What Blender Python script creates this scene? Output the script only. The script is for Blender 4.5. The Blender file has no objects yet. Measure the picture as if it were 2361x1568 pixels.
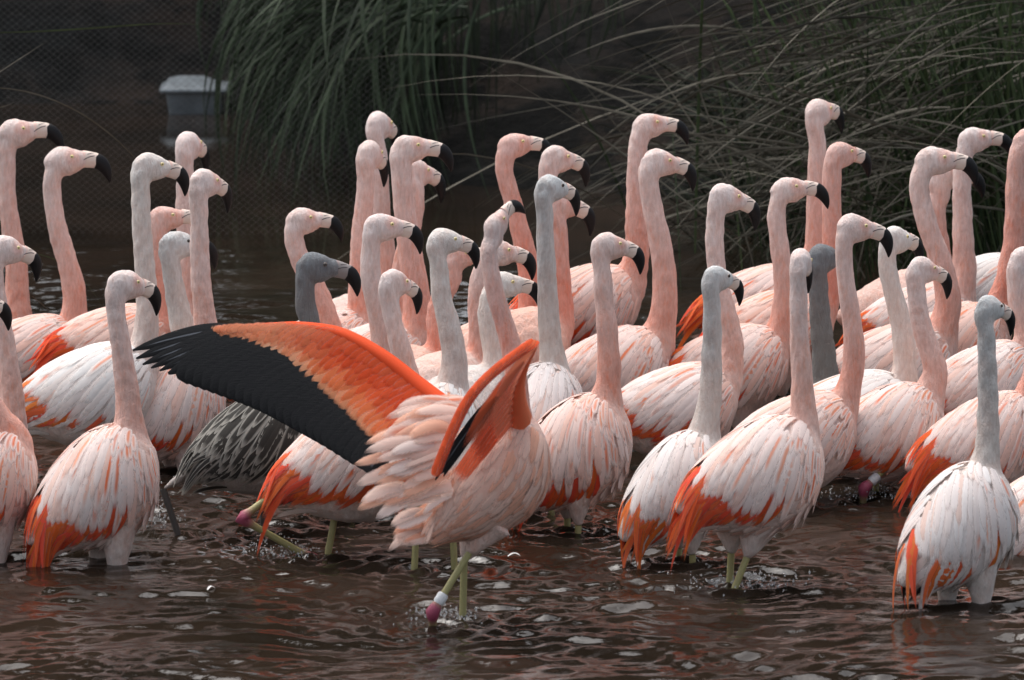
import bpy, math, random
import numpy as np
from mathutils import Matrix, Vector

# ---------------------------------------------------------------- camera, sky, sun, exposure
SC = bpy.context.scene
COL = SC.collection
CAM_H, TH, FPX, CX, CY = 2.75, math.radians(9.0), 14411.0, 1180.5, 784.0
cam = bpy.data.cameras.new("camera")
cam_o = bpy.data.objects.new("camera", cam)
COL.objects.link(cam_o)
cam_o.location = (0, 0, CAM_H)
cam_o.rotation_euler = (math.pi / 2 - TH, 0, 0)
cam.sensor_width = 36.0
cam.lens = 36.0 * FPX / 2361.0
cam.clip_end = 800
cam.dof.use_dof = True
cam.dof.focus_distance = 14.9
cam.dof.aperture_fstop = 9.0
SC.camera = cam_o

SUN_EL, SUN_AZ = math.radians(62), math.radians(-30)
world = bpy.data.worlds.new("World")
SC.world = world
world.use_nodes = True
wn = world.node_tree
wn.nodes.clear()
sky = wn.nodes.new("ShaderNodeTexSky")
sky.sky_type = 'NISHITA'
sky.sun_disc = False
sky.sun_elevation = SUN_EL
sky.sun_rotation = SUN_AZ
sky.dust_density = 5.0
hs = wn.nodes.new("ShaderNodeHueSaturation")
hs.inputs['Saturation'].default_value = 0.42
bg = wn.nodes.new("ShaderNodeBackground")
bg.inputs['Strength'].default_value = 0.15
wo = wn.nodes.new("ShaderNodeOutputWorld")
wn.links.new(sky.outputs[0], hs.inputs['Color'])
wn.links.new(hs.outputs[0], bg.inputs[0])
wn.links.new(bg.outputs[0], wo.inputs[0])
sun = bpy.data.lights.new("sun", 'SUN')
sun.energy = 1.1
sun.angle = math.radians(50)
sun.color = (1.0, 0.985, 0.965)
sun_o = bpy.data.objects.new("sun", sun)
COL.objects.link(sun_o)
# light comes from behind-left of the camera, high
sd = Vector((math.sin(SUN_AZ) * math.cos(SUN_EL), -math.cos(SUN_AZ) * math.cos(SUN_EL) * -0.35, math.sin(SUN_EL)))
sun_o.rotation_euler = sd.to_track_quat('Z', 'Y').to_euler()
sun_o.location = (0, 10, 8)
vs = SC.view_settings
vs.view_transform = 'Standard'
vs.look = 'None'
vs.exposure = 0.86
vs.gamma = 1.0
SC.cycles.max_bounces = 7
SC.cycles.diffuse_bounces = 3
SC.cycles.glossy_bounces = 3
SC.cycles.transparent_max_bounces = 12

rng = np.random.default_rng(7)
random.seed(7)


# ---------------------------------------------------------------- pixel rays to places
def ray(px, py):
    rx, ry = (px - CX) / FPX, -(py - CY) / FPX
    return np.array([rx, math.cos(TH) + ry * math.sin(TH), -math.sin(TH) + ry * math.cos(TH)])


def P(px, py, Y):
    d = ray(px, py)
    return np.array([0, 0, CAM_H]) + d * (Y / d[1])


def YW(wy, z=0.0):
    d = ray(CX, wy)
    return d[1] * (z - CAM_H) / d[2]


# ---------------------------------------------------------------- objects and materials helpers
def link(o, parent=None):
    COL.objects.link(o)
    if parent is not None:
        o.parent = parent
    return o


def empty(name, loc, label=None, cat=None, group=None):
    o = bpy.data.objects.new(name, None)
    o.location = loc
    o.empty_display_size = 0.1
    link(o)
    tag(o, label, cat, group)
    return o


def tag(o, label=None, cat=None, group=None, kind=None):
    if label: o['label'] = label
    if cat: o['category'] = cat
    if group: o['group'] = group
    if kind: o['kind'] = kind
    return o


def mesh_obj(name, me, parent=None, mat=None):
    o = bpy.data.objects.new(name, me)
    if mat is not None and not me.materials:
        me.materials.append(mat)
    return link(o, parent)


def new_mesh(name, v, f, smooth=True, mat=None):
    me = bpy.data.meshes.new(name)
    v = np.asarray(v, dtype=np.float32).reshape(-1, 3)
    f = np.asarray(f)
    if f.ndim == 2:
        nf, k = f.shape
        me.vertices.add(len(v))
        me.vertices.foreach_set('co', v.ravel())
        me.loops.add(nf * k)
        me.loops.foreach_set('vertex_index', f.astype(np.int32).ravel())
        me.polygons.add(nf)
        me.polygons.foreach_set('loop_start', np.arange(0, nf * k, k, dtype=np.int32))
        me.polygons.foreach_set('use_smooth', np.full(nf, smooth))
        me.update(calc_edges=True)
    else:
        me.from_pydata(v.tolist(), [], [list(q) for q in f])
        for p in me.polygons: p.use_smooth = smooth
    if mat is not None:
        me.materials.append(mat)
    return me


def set_uv(me, uv):
    lay = me.uv_layers.new(name='UVMap')
    li = np.zeros(len(me.loops), dtype=np.int32)
    me.loops.foreach_get('vertex_index', li)
    lay.data.foreach_set('uv', np.asarray(uv, dtype=np.float32)[li].ravel())


def set_col(me, c, name='Col'):
    a = me.color_attributes.new(name, 'FLOAT_COLOR', 'POINT')
    c = np.asarray(c, dtype=np.float32)
    if c.shape[1] == 3: c = np.hstack([c, np.ones((len(c), 1), np.float32)])
    a.data.foreach_set('color', c.ravel())


def grid_faces(n, m, close=False):
    """n rows of m verts; close joins the last column to the first"""
    i = np.arange(n - 1)[:, None]
    mm = m if close else m - 1
    j = np.arange(mm)[None, :]
    a = i * m + j
    b = i * m + (j + 1) % m
    return np.stack([a, b, b + m, a + m], -1).reshape(-1, 4)


class NT:
    """small node builder"""
    def __init__(s, name):
        s.m = bpy.data.materials.new(name)
        s.m.use_nodes = True
        s.t = s.m.node_tree
        s.t.nodes.clear()
        s.out = s.t.nodes.new('ShaderNodeOutputMaterial')

    def n(s, typ, **kw):
        x = s.t.nodes.new(typ)
        for k, v in kw.items():
            if k.startswith('_'): setattr(x, k[1:], v)
            else:
                k2 = k.replace('__', ' ')
                if k2.isdigit() or k2[1:].isdigit() and k2[0] == 'i': sock = x.inputs[int(k2.strip('i'))]
                else: sock = x.inputs[k2]
                if hasattr(v, 'is_output') or isinstance(v, bpy.types.NodeSocket): s.t.links.new(v, sock)
                else: sock.default_value = v
        return x

    def math(s, op, a, b=None, c=None, clamp=False):
        x = s.t.nodes.new('ShaderNodeMath')
        x.operation = op
        x.use_clamp = clamp
        for i, v in enumerate((a, b, c)):
            if v is None: continue
            if isinstance(v, bpy.types.NodeSocket): s.t.links.new(v, x.inputs[i])
            else: x.inputs[i].default_value = v
        return x.outputs[0]

    def mix(s, fac, a, b, blend='MIX'):
        x = s.t.nodes.new('ShaderNodeMix')
        x.data_type = 'RGBA'
        x.blend_type = blend
        for sock, v in ((x.inputs[0], fac), (x.inputs[6], a), (x.inputs[7], b)):
            if isinstance(v, bpy.types.NodeSocket): s.t.links.new(v, sock)
            else: sock.default_value = v if not isinstance(v, tuple) or len(v) == 4 else (*v, 1)
        return x.outputs[2]

    def ramp(s, fac, lo, hi):
        return s.n('ShaderNodeMapRange', Value=fac, **{'From__Min': lo, 'From__Max': hi}, _interpolation_type='SMOOTHSTEP').outputs[0]

    def noise(s, vec, scale, detail=3.0, rough=0.55):
        x = s.n('ShaderNodeTexNoise', Scale=scale, Detail=detail, Roughness=rough)
        if vec is not None: s.t.links.new(vec, x.inputs['Vector'])
        return x.outputs['Fac']

    def vscale(s, vec, v):
        x = s.t.nodes.new('ShaderNodeVectorMath')
        x.operation = 'MULTIPLY'
        s.t.links.new(vec, x.inputs[0])
        x.inputs[1].default_value = v
        return x.outputs[0]

    def done(s, sh):
        s.t.links.new(sh, s.out.inputs['Surface'])
        return s.m


def simple_mat(name, col, rough=0.6, nscale=40.0, namt=0.25, bump=0.0, spec=0.4):
    b = NT(name)
    tc = b.n('ShaderNodeTexCoord').outputs['Object']
    nz = b.noise(tc, nscale, 4)
    f = b.ramp(nz, 0.3, 0.7)
    c = b.mix(f, tuple(x * (1 - namt) for x in col), tuple(min(1, x * (1 + namt)) for x in col))
    p = b.n('ShaderNodeBsdfPrincipled', Roughness=rough, **{'Specular__IOR__Level': spec})
    b.t.links.new(c, p.inputs['Base Color'])
    if bump:
        bp = b.n('ShaderNodeBump', Strength=bump, Distance=0.004, Height=nz)
        b.t.links.new(bp.outputs[0], p.inputs['Normal'])
    return b.done(p.outputs[0])


def m_plumage():
    b = NT('plumage')
    at = b.n('ShaderNodeAttribute', _attribute_name='Col').outputs['Color']
    tc = b.n('ShaderNodeTexCoord').outputs['Object']
    n1 = b.noise(b.vscale(tc, (150, 150, 45)), 1.0, 5, 0.65)
    n2 = b.noise(tc, 28.0, 4, 0.6)
    n3 = b.noise(b.vscale(tc, (420, 420, 160)), 1.0, 3, 0.6)
    c = b.mix(b.ramp(n1, 0.3, 0.75), b.mix(1.0, at, (0.80, 0.76, 0.74), 'MULTIPLY'), at)
    sp = b.n('ShaderNodeSeparateColor', i0=at)
    sat = b.math('MULTIPLY', b.math('SUBTRACT', sp.outputs[0], sp.outputs[2]), 2.0, clamp=True)
    n4 = b.noise(b.vscale(tc, (70, 70, 24)), 1.0, 4, 0.7)
    c = b.mix(b.math('MULTIPLY', b.ramp(n4, 0.45, 0.70), sat), c, b.mix(1.0, c, (1.0, 0.74, 0.62), 'MULTIPLY'))
    c = b.mix(b.math('MULTIPLY', b.ramp(n2, 0.35, 0.75), 0.5), c, b.mix(1.0, c, (0.97, 0.80, 0.74), 'MULTIPLY'))
    p = b.n('ShaderNodeBsdfPrincipled', Roughness=0.85, **{'Specular__IOR__Level': 0.12, 'Sheen__Weight': 0.12, 'Sheen__Roughness': 0.5, 'Subsurface__Weight': 0.0})
    b.t.links.new(c, p.inputs['Base Color'])
    h = b.math('ADD', b.math('MULTIPLY', n1, 0.9), b.math('MULTIPLY', n3, 0.5))
    bp = b.n('ShaderNodeBump', Strength=0.8, Distance=0.007, Height=h)
    b.t.links.new(bp.outputs[0], p.inputs['Normal'])
    return b.done(p.outputs[0])


def m_feather(juv=False, flight=False):
    b = NT('juvenile_feather' if juv else ('flight_feather' if flight else 'feather'))
    uv = b.n('ShaderNodeTexCoord').outputs['UV']
    sx = b.n('ShaderNodeSeparateXYZ', i0=uv)
    u, v = sx.outputs[0], sx.outputs[1]
    oi = b.n('ShaderNodeObjectInfo')
    tint, al, rnd = oi.outputs['Color'], oi.outputs['Alpha'], oi.outputs['Random']
    au = b.math('ABSOLUTE', b.math('SUBTRACT', u, 0.5))
    # barbs: fine slanted lines away from the shaft
    slant = b.math('ADD', b.math('MULTIPLY', v, 60.0), b.math('MULTIPLY', au, -34.0))
    cv = b.n('ShaderNodeCombineXYZ', i0=slant, i1=b.math('MULTIPLY', u, 2.0), i2=b.math('MULTIPLY', rnd, 50.0)).outputs[0]
    barb = b.noise(cv, 1.0, 3, 0.6)
    cv2 = b.n('ShaderNodeCombineXYZ', i0=b.math('MULTIPLY', u, 5.0), i1=b.math('MULTIPLY', v, 2.2), i2=b.math('MULTIPLY', rnd, 91.0)).outputs[0]
    blot = b.noise(cv2, 1.0, 3, 0.6)
    if juv:
        edge = b.ramp(b.math('ADD', au, b.math('MULTIPLY', b.math('SUBTRACT', blot, 0.5), 0.2)), 0.24, 0.44)
        tip = b.ramp(v, 0.80, 0.98)
        e = b.math('MAXIMUM', edge, tip)
        c = b.mix(e, tint, (0.44, 0.42, 0.375))
    else:
        wob = b.math('ADD', au, b.math('MULTIPLY', b.math('SUBTRACT', blot, 0.5), 0.30))
        stripe = b.math('SUBTRACT', 1.0, b.ramp(wob, 0.02, 0.30))
        along = b.math('MULTIPLY', b.ramp(v, 0.02, 0.22), b.math('SUBTRACT', 1.0, b.ramp(v, 0.62, 0.90)))
        k = b.math('MULTIPLY', b.math('MULTIPLY', stripe, along), al, clamp=True)
        c = b.mix(k, tint, b.mix(rnd, (0.80, 0.16, 0.045), (0.86, 0.38, 0.22)))
        # paler fringe
        fr = b.math('MULTIPLY', b.ramp(wob, 0.33, 0.5), 0.0 if flight else 0.28)
        c = b.mix(fr, c, (0.90, 0.74, 0.68))
        if flight:
            sh = b.math('MULTIPLY', b.math('SUBTRACT', 1.0, b.ramp(au, 0.02, 0.07)), b.math('SUBTRACT', 1.0, b.ramp(v, 0.7, 0.88)))
            c = b.mix(b.math('MULTIPLY', sh, 0.8), c, (0.17, 0.18, 0.20))
    c = b.mix(b.math('MULTIPLY', b.ramp(barb, 0.35, 0.7), 0.14), c, b.mix(1.0, c, (0.72, 0.66, 0.64), 'MULTIPLY'))
    d = b.n('ShaderNodeBsdfPrincipled', Roughness=0.6 if flight else 0.75, **{'Specular__IOR__Level': 0.22 if flight else 0.15})
    b.t.links.new(c, d.inputs['Base Color'])
    h = b.math('ADD', b.math('MULTIPLY', barb, 0.6), b.math('MULTIPLY', blot, 0.5))
    bp = b.n('ShaderNodeBump', Strength=0.35, Distance=0.003, Height=h)
    b.t.links.new(bp.outputs[0], d.inputs['Normal'])
    if flight:
        return b.done(d.outputs[0])
    tr = b.n('ShaderNodeBsdfTranslucent')
    b.t.links.new(c, tr.inputs[0])
    mx = b.n('ShaderNodeMixShader', i0=0.28)
    b.t.links.new(d.outputs[0], mx.inputs[1])
    b.t.links.new(tr.outputs[0], mx.inputs[2])
    # loose barbs: the vane thins out towards its edge and tip
    e1 = b.math('ADD', b.math('MULTIPLY', au, 2.0), b.math('MULTIPLY', b.math('SUBTRACT', barb, 0.5), 0.9))
    e2 = b.math('ADD', v, b.math('MULTIPLY', b.math('SUBTRACT', barb, 0.5), 0.25))
    op = b.math('MULTIPLY', b.math('MAXIMUM', b.ramp(e1, 0.62, 1.08), b.ramp(e2, 0.80, 1.04)), 0.4 if juv else 1.0)
    lo = b.n('ShaderNodeBsdfTransparent')
    m2 = b.n('ShaderNodeMixShader', i0=op)
    b.t.links.new(mx.outputs[0], m2.inputs[1])
    b.t.links.new(lo.outputs[0], m2.inputs[2])
    return b.done(m2.outputs[0])


def m_vcol(name, rough=0.45, spec=0.4, bump=0.15, use_obj=False):
    b = NT(name)
    c = b.n('ShaderNodeAttribute', _attribute_name='Col').outputs['Color']
    tc = b.n('ShaderNodeTexCoord').outputs['Object']
    nz = b.noise(tc, 300.0, 3)
    c = b.mix(b.math('MULTIPLY', b.ramp(nz, 0.35, 0.7), 0.25), c, b.mix(1.0, c, (0.75, 0.68, 0.66), 'MULTIPLY'))
    if use_obj:
        oi = b.n('ShaderNodeObjectInfo')
        c = b.mix(1.0, c, oi.outputs['Color'], 'MULTIPLY')
    p = b.n('ShaderNodeBsdfPrincipled', Roughness=rough, **{'Specular__IOR__Level': spec})
    b.t.links.new(c, p.inputs['Base Color'])
    bp = b.n('ShaderNodeBump', Strength=bump, Distance=0.002, Height=nz)
    b.t.links.new(bp.outputs[0], p.inputs['Normal'])
    return b.done(p.outputs[0])


def m_water():
    b = NT('murky_water')
    tc = b.n('ShaderNodeTexCoord').outputs['Object']
    w1 = b.noise(b.vscale(tc, (26, 40, 1)), 1.0, 4, 0.6)
    w2 = b.noise(b.vscale(tc, (95, 130, 1)), 1.0, 2, 0.5)
    n0 = b.noise(tc, 2.3, 3)
    c = b.mix(b.ramp(n0, 0.3, 0.7), (0.012, 0.0088, 0.006), (0.024, 0.0155, 0.0105))
    p = b.n('ShaderNodeBsdfPrincipled', Roughness=0.008, IOR=1.333, **{'Specular__IOR__Level': 0.5})
    b.t.links.new(c, p.inputs['Base Color'])
    h = b.math('ADD', w1, b.math('MULTIPLY', w2, 0.16))
    sy = b.n('ShaderNodeSeparateXYZ', i0=tc).outputs[1]
    st = b.math('SUBTRACT', 0.16, b.math('MULTIPLY', b.ramp(sy, 15.0, 17.5), 0.12))
    bp = b.n('ShaderNodeBump', Distance=0.006, Height=h, Strength=st)
    b.t.links.new(bp.outputs[0], p.inputs['Normal'])
    return b.done(p.outputs[0])


def m_soil():
    b = NT('wet_soil_shadowed')
    tc = b.n('ShaderNodeTexCoord').outputs['Object']
    n1 = b.noise(tc, 1.3, 6, 0.65)
    n2 = b.noise(tc, 3.4, 7, 0.7)
    c = b.mix(b.ramp(n1, 0.35, 0.65), (0.022, 0.015, 0.011), (0.0065, 0.0072, 0.0070))
    c = b.mix(b.ramp(n2, 0.43, 0.56), c, (0.0015, 0.0016, 0.0012))  # black noise patches paint shadowed hollows into the soil colour
    p = b.n('ShaderNodeBsdfPrincipled', Roughness=0.9, **{'Specular__IOR__Level': 0.15})
    b.t.links.new(c, p.inputs['Base Color'])
    bp = b.n('ShaderNodeBump', Strength=0.9, Distance=0.12, Height=n2)
    b.t.links.new(bp.outputs[0], p.inputs['Normal'])
    return b.done(p.outputs[0])


def m_blade(name, c1, c2):
    b = NT(name)
    g = b.n('ShaderNodeNewGeometry')
    uv = b.n('ShaderNodeTexCoord').outputs['UV']
    sx = b.n('ShaderNodeSeparateXYZ', i0=uv)
    r = g.outputs['Random Per Island']
    nz = b.noise(b.n('ShaderNodeCombineXYZ', i0=b.math('MULTIPLY', sx.outputs[1], 9.0), i1=b.math('MULTIPLY', r, 77.0)).outputs[0], 1.0, 3)
    c = b.mix(r, c1, c2)
    c = b.mix(b.ramp(nz, 0.4, 0.75), c, b.mix(1.0, c, (0.5, 0.47, 0.42), 'MULTIPLY'))
    p = b.n('ShaderNodeBsdfPrincipled', Roughness=0.6, **{'Specular__IOR__Level': 0.25})
    b.t.links.new(c, p.inputs['Base Color'])
    return b.done(p.outputs[0])


M = dict(
    plumage=m_plumage(), feather=m_feather(), juv=m_feather(juv=True), flight=m_feather(flight=True),
    bill=m_vcol('bill_horn', 0.5, 0.25, 0.2, True), skin=m_vcol('leg_skin', 0.5, 0.4, 0.5),
    eye=m_vcol('eye', 0.12, 0.6, 0.0), water=m_water(), soil=m_soil(),
    straw=m_blade('dry_blade', (0.030, 0.026, 0.016), (0.145, 0.130, 0.098)),
    green=m_blade('green_blade', (0.012, 0.026, 0.007), (0.060, 0.085, 0.030)),
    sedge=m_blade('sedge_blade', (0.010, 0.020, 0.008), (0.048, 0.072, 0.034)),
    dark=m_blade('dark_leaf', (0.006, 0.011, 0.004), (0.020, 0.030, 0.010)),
    wire=simple_mat('wire', (0.05, 0.048, 0.046), 0.6, 60, 0.3),
    tub=simple_mat('pale_plastic', (0.16, 0.18, 0.19), 0.5, 14, 0.22, 0.15),
    bark=simple_mat('bark', (0.05, 0.04, 0.03), 0.9, 30, 0.4, 0.6),
    ring=simple_mat('leg_ring', (0.62, 0.62, 0.62), 0.4, 200, 0.1),
)

# ---------------------------------------------------------------- the pond and its banks
SHORE = [(-14, 22.9), (-2.2, 22.9), (-1.05, 22.85), (-0.75, 21.4), (-0.2, 20.6), (0.5, 20.3), (1.2, 19.6), (1.7, 18.4), (2.4, 17.6), (14, 16.5)]


def shore_y(x):
    return np.interp(x, [s[0] for s in SHORE], [s[1] for s in SHORE])


def fbm(x, y, seed, octs=5, base=1.0):
    r = np.random.default_rng(seed)
    z = np.zeros_like(x)
    a, k = 1.0, base
    for _ in range(octs):
        for _ in range(5):
            th = r.uniform(0, 2 * math.pi)
            z += a / 3 * np.sin((x * math.cos(th) + y * math.sin(th)) * k * r.uniform(.7, 1.4) + r.uniform(0, 6.3))
        a *= 0.5
        k *= 2.05
    return z


def build_water(legs):
    x = np.arange(-2.3, 2.3, 0.0125)
    y = np.concatenate([np.arange(11.6, 15.4, 0.0115), np.arange(15.4, 20.0, 0.022)])
    xx = np.concatenate([np.linspace(-60, -2.5, 12), x, np.linspace(2.5, 60, 12)])
    yy = np.concatenate([np.linspace(-30, 11.3, 12), y, np.linspace(20.3, 24.5, 60)])
    X, Y = np.meshgrid(xx, yy)
    r = np.random.default_rng(3)
    Z = np.zeros_like(X)
    wx = X + 0.05 * np.sin(Y * 5.1) + 0.03 * np.sin(X * 9 + Y * 3)
    wy_ = Y + 0.06 * np.sin(X * 3.3 + 1) + 0.04 * np.sin(X * 7.1 - Y * 4)
    for q, (lam, amp, n, spread) in enumerate(((0.62, 0.0014, 6, .5), (0.34, 0.0017, 8, .42), (0.20, 0.0016, 10, .40), (0.12, 0.0012, 12, .45), (0.078, 0.0008, 12, .55), (0.05, 0.00045, 12, .8))):
        env = np.clip(0.70 + 0.55 * fbm(X, Y * .8, 40 + q, 3, 2.4 + q), .12, 1.5)   # gusts: patches of rough and smooth
        W_ = np.zeros_like(X)
        for _ in range(n):
            th = r.normal(math.pi / 2, spread)
            k = 2 * math.pi / (lam * r.uniform(.75, 1.3))
            W_ += amp * r.uniform(.5, 1) * np.sin(k * (wx * math.cos(th) + wy_ * math.sin(th)) + r.uniform(0, 6.3))
        Z += W_ * env
    # ring waves and churn round the legs
    for (lx, ly, s) in legs:
        d = np.hypot(X - lx, Y - ly)
        Z += s * 0.0055 * np.exp(-d / 0.14) * np.sin(d * 2 * math.pi / 0.062 + lx * 40)
    calm = np.clip((19.6 - Y) / 1.6, 0.10, 1) * np.clip((Y - 11.4) / .3, 0, 1) * np.clip((2.4 - np.abs(X)) / .3, 0, 1)
    calm = np.where(Y > 17.0, calm * np.clip(1 - (Y - 17.0) / 3.0, .3, 1), calm)
    Z *= calm
    v = np.stack([X, Y, Z], -1).reshape(-1, 3)
    me = new_mesh('pond_water', v, grid_faces(len(yy), len(xx)), True, M['water'])
    o = mesh_obj('pond_water', me)
    tag(o, 'rippling dark brown pond water reflecting the birds', kind='structure')


def build_bank():
    x = np.concatenate([np.linspace(-80, -6, 20), np.linspace(-5.5, 5.5, 170), np.linspace(6, 80, 20)])
    t = np.concatenate([np.linspace(-1.2, 7, 130), np.linspace(7.5, 200, 40)])
    X, T = np.meshgrid(x, t)
    Y = shore_y(X) + T
    Z = np.where(T < 0, T * 0.5, np.minimum(T * 0.34, 1.4 + T * 0.05))
    amp = np.clip(T / 1.0, 0.0, 1) * np.clip(1 - (T - 12) / 60, 0.2, 1)
    Z = Z + amp * (0.09 * fbm(X, Y, 5, 5, 2.2)) - 0.02
    v = np.stack([X, Y, Z], -1).reshape(-1, 3)
    o = mesh_obj('bank_soil', new_mesh('bank_soil', v, grid_faces(len(t), len(x)), True, M['soil']))
    tag(o, 'dark brown muddy bank behind the pond', kind='structure')


def bank_z(x, y):
    T = y - shore_y(np.array(x))
    return float(np.where(T < 0, T * 0.5, np.minimum(T * 0.34, 1.4 + T * .05)))


build_bank()


# ---------------------------------------------------------------- ribbons: blades of grass
def ribbon(pts, w, side=None, n=8):
    """one blade: quadratic/cubic bezier through control points; returns verts, uvs"""
    pts = np.asarray(pts, float)
    t = np.linspace(0, 1, n)[:, None]
    if len(pts) == 3:
        c = (1 - t) ** 2 * pts[0] + 2 * t * (1 - t) * pts[1] + t ** 2 * pts[2]
    else:
        c = (1 - t) ** 3 * pts[0] + 3 * t * (1 - t) ** 2 * pts[1] + 3 * t ** 2 * (1 - t) * pts[2] + t ** 3 * pts[3]
    d = np.gradient(c, axis=0)
    d /= np.linalg.norm(d, axis=1)[:, None] + 1e-9
    s = np.array(side if side is not None else (rng.normal(0, .6), -1, rng.normal(0, .6)))
    wd = np.cross(d, s)
    wd /= np.linalg.norm(wd, axis=1)[:, None] + 1e-9
    nn = np.cross(wd, d)
    prof = np.clip(np.minimum(1.0, 0.55 + 2 * t), 0, 1) * np.clip((1 - t) * 2.2, 0.06, 1)
    a = c - wd * w * prof
    b_ = c + nn * w * 0.5 * prof
    e = c + wd * w * prof
    v = np.stack([a, b_, e], 1).reshape(-1, 3)
    uv = np.stack([np.tile([0, .5, 1], n), np.repeat(t[:, 0], 3)], -1)
    return v, uv


def ribbons_mesh(name, blades, mat, n=8):
    vs_, us, fs, k = [], [], [], 0
    gf = grid_faces(n, 3)
    for v, u in blades:
        vs_.append(v); us.append(u); fs.append(gf + k); k += len(v)
    me = new_mesh(name, np.concatenate(vs_), np.concatenate(fs), True, mat)
    set_uv(me, np.concatenate(us))
    return me


def tussock(name, loc, label, families):
    """families: (list of control-point blades, width, material, how many become single parts)"""
    root = empty(name, loc, label, 'grass clump')
    for blades, mat, singles in families:
        done = 0
        rest = []
        for pts, w in blades:
            pts = np.asarray(pts) - np.array(loc)
            if done < singles:
                v, u = ribbon(pts, w, n=12)
                me = ribbons_mesh('blade', [(v, u)], mat, 12)
                mesh_obj('blade', me, root)
                done += 1
            else:
                rest.append(ribbon(pts, w))
        if rest:
            o = mesh_obj('fine_blades', ribbons_mesh('fine_blades', rest, mat), root)
            o['kind'] = 'stuff'
    return root


def ru(a, b): return float(rng.uniform(a, b))


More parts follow.
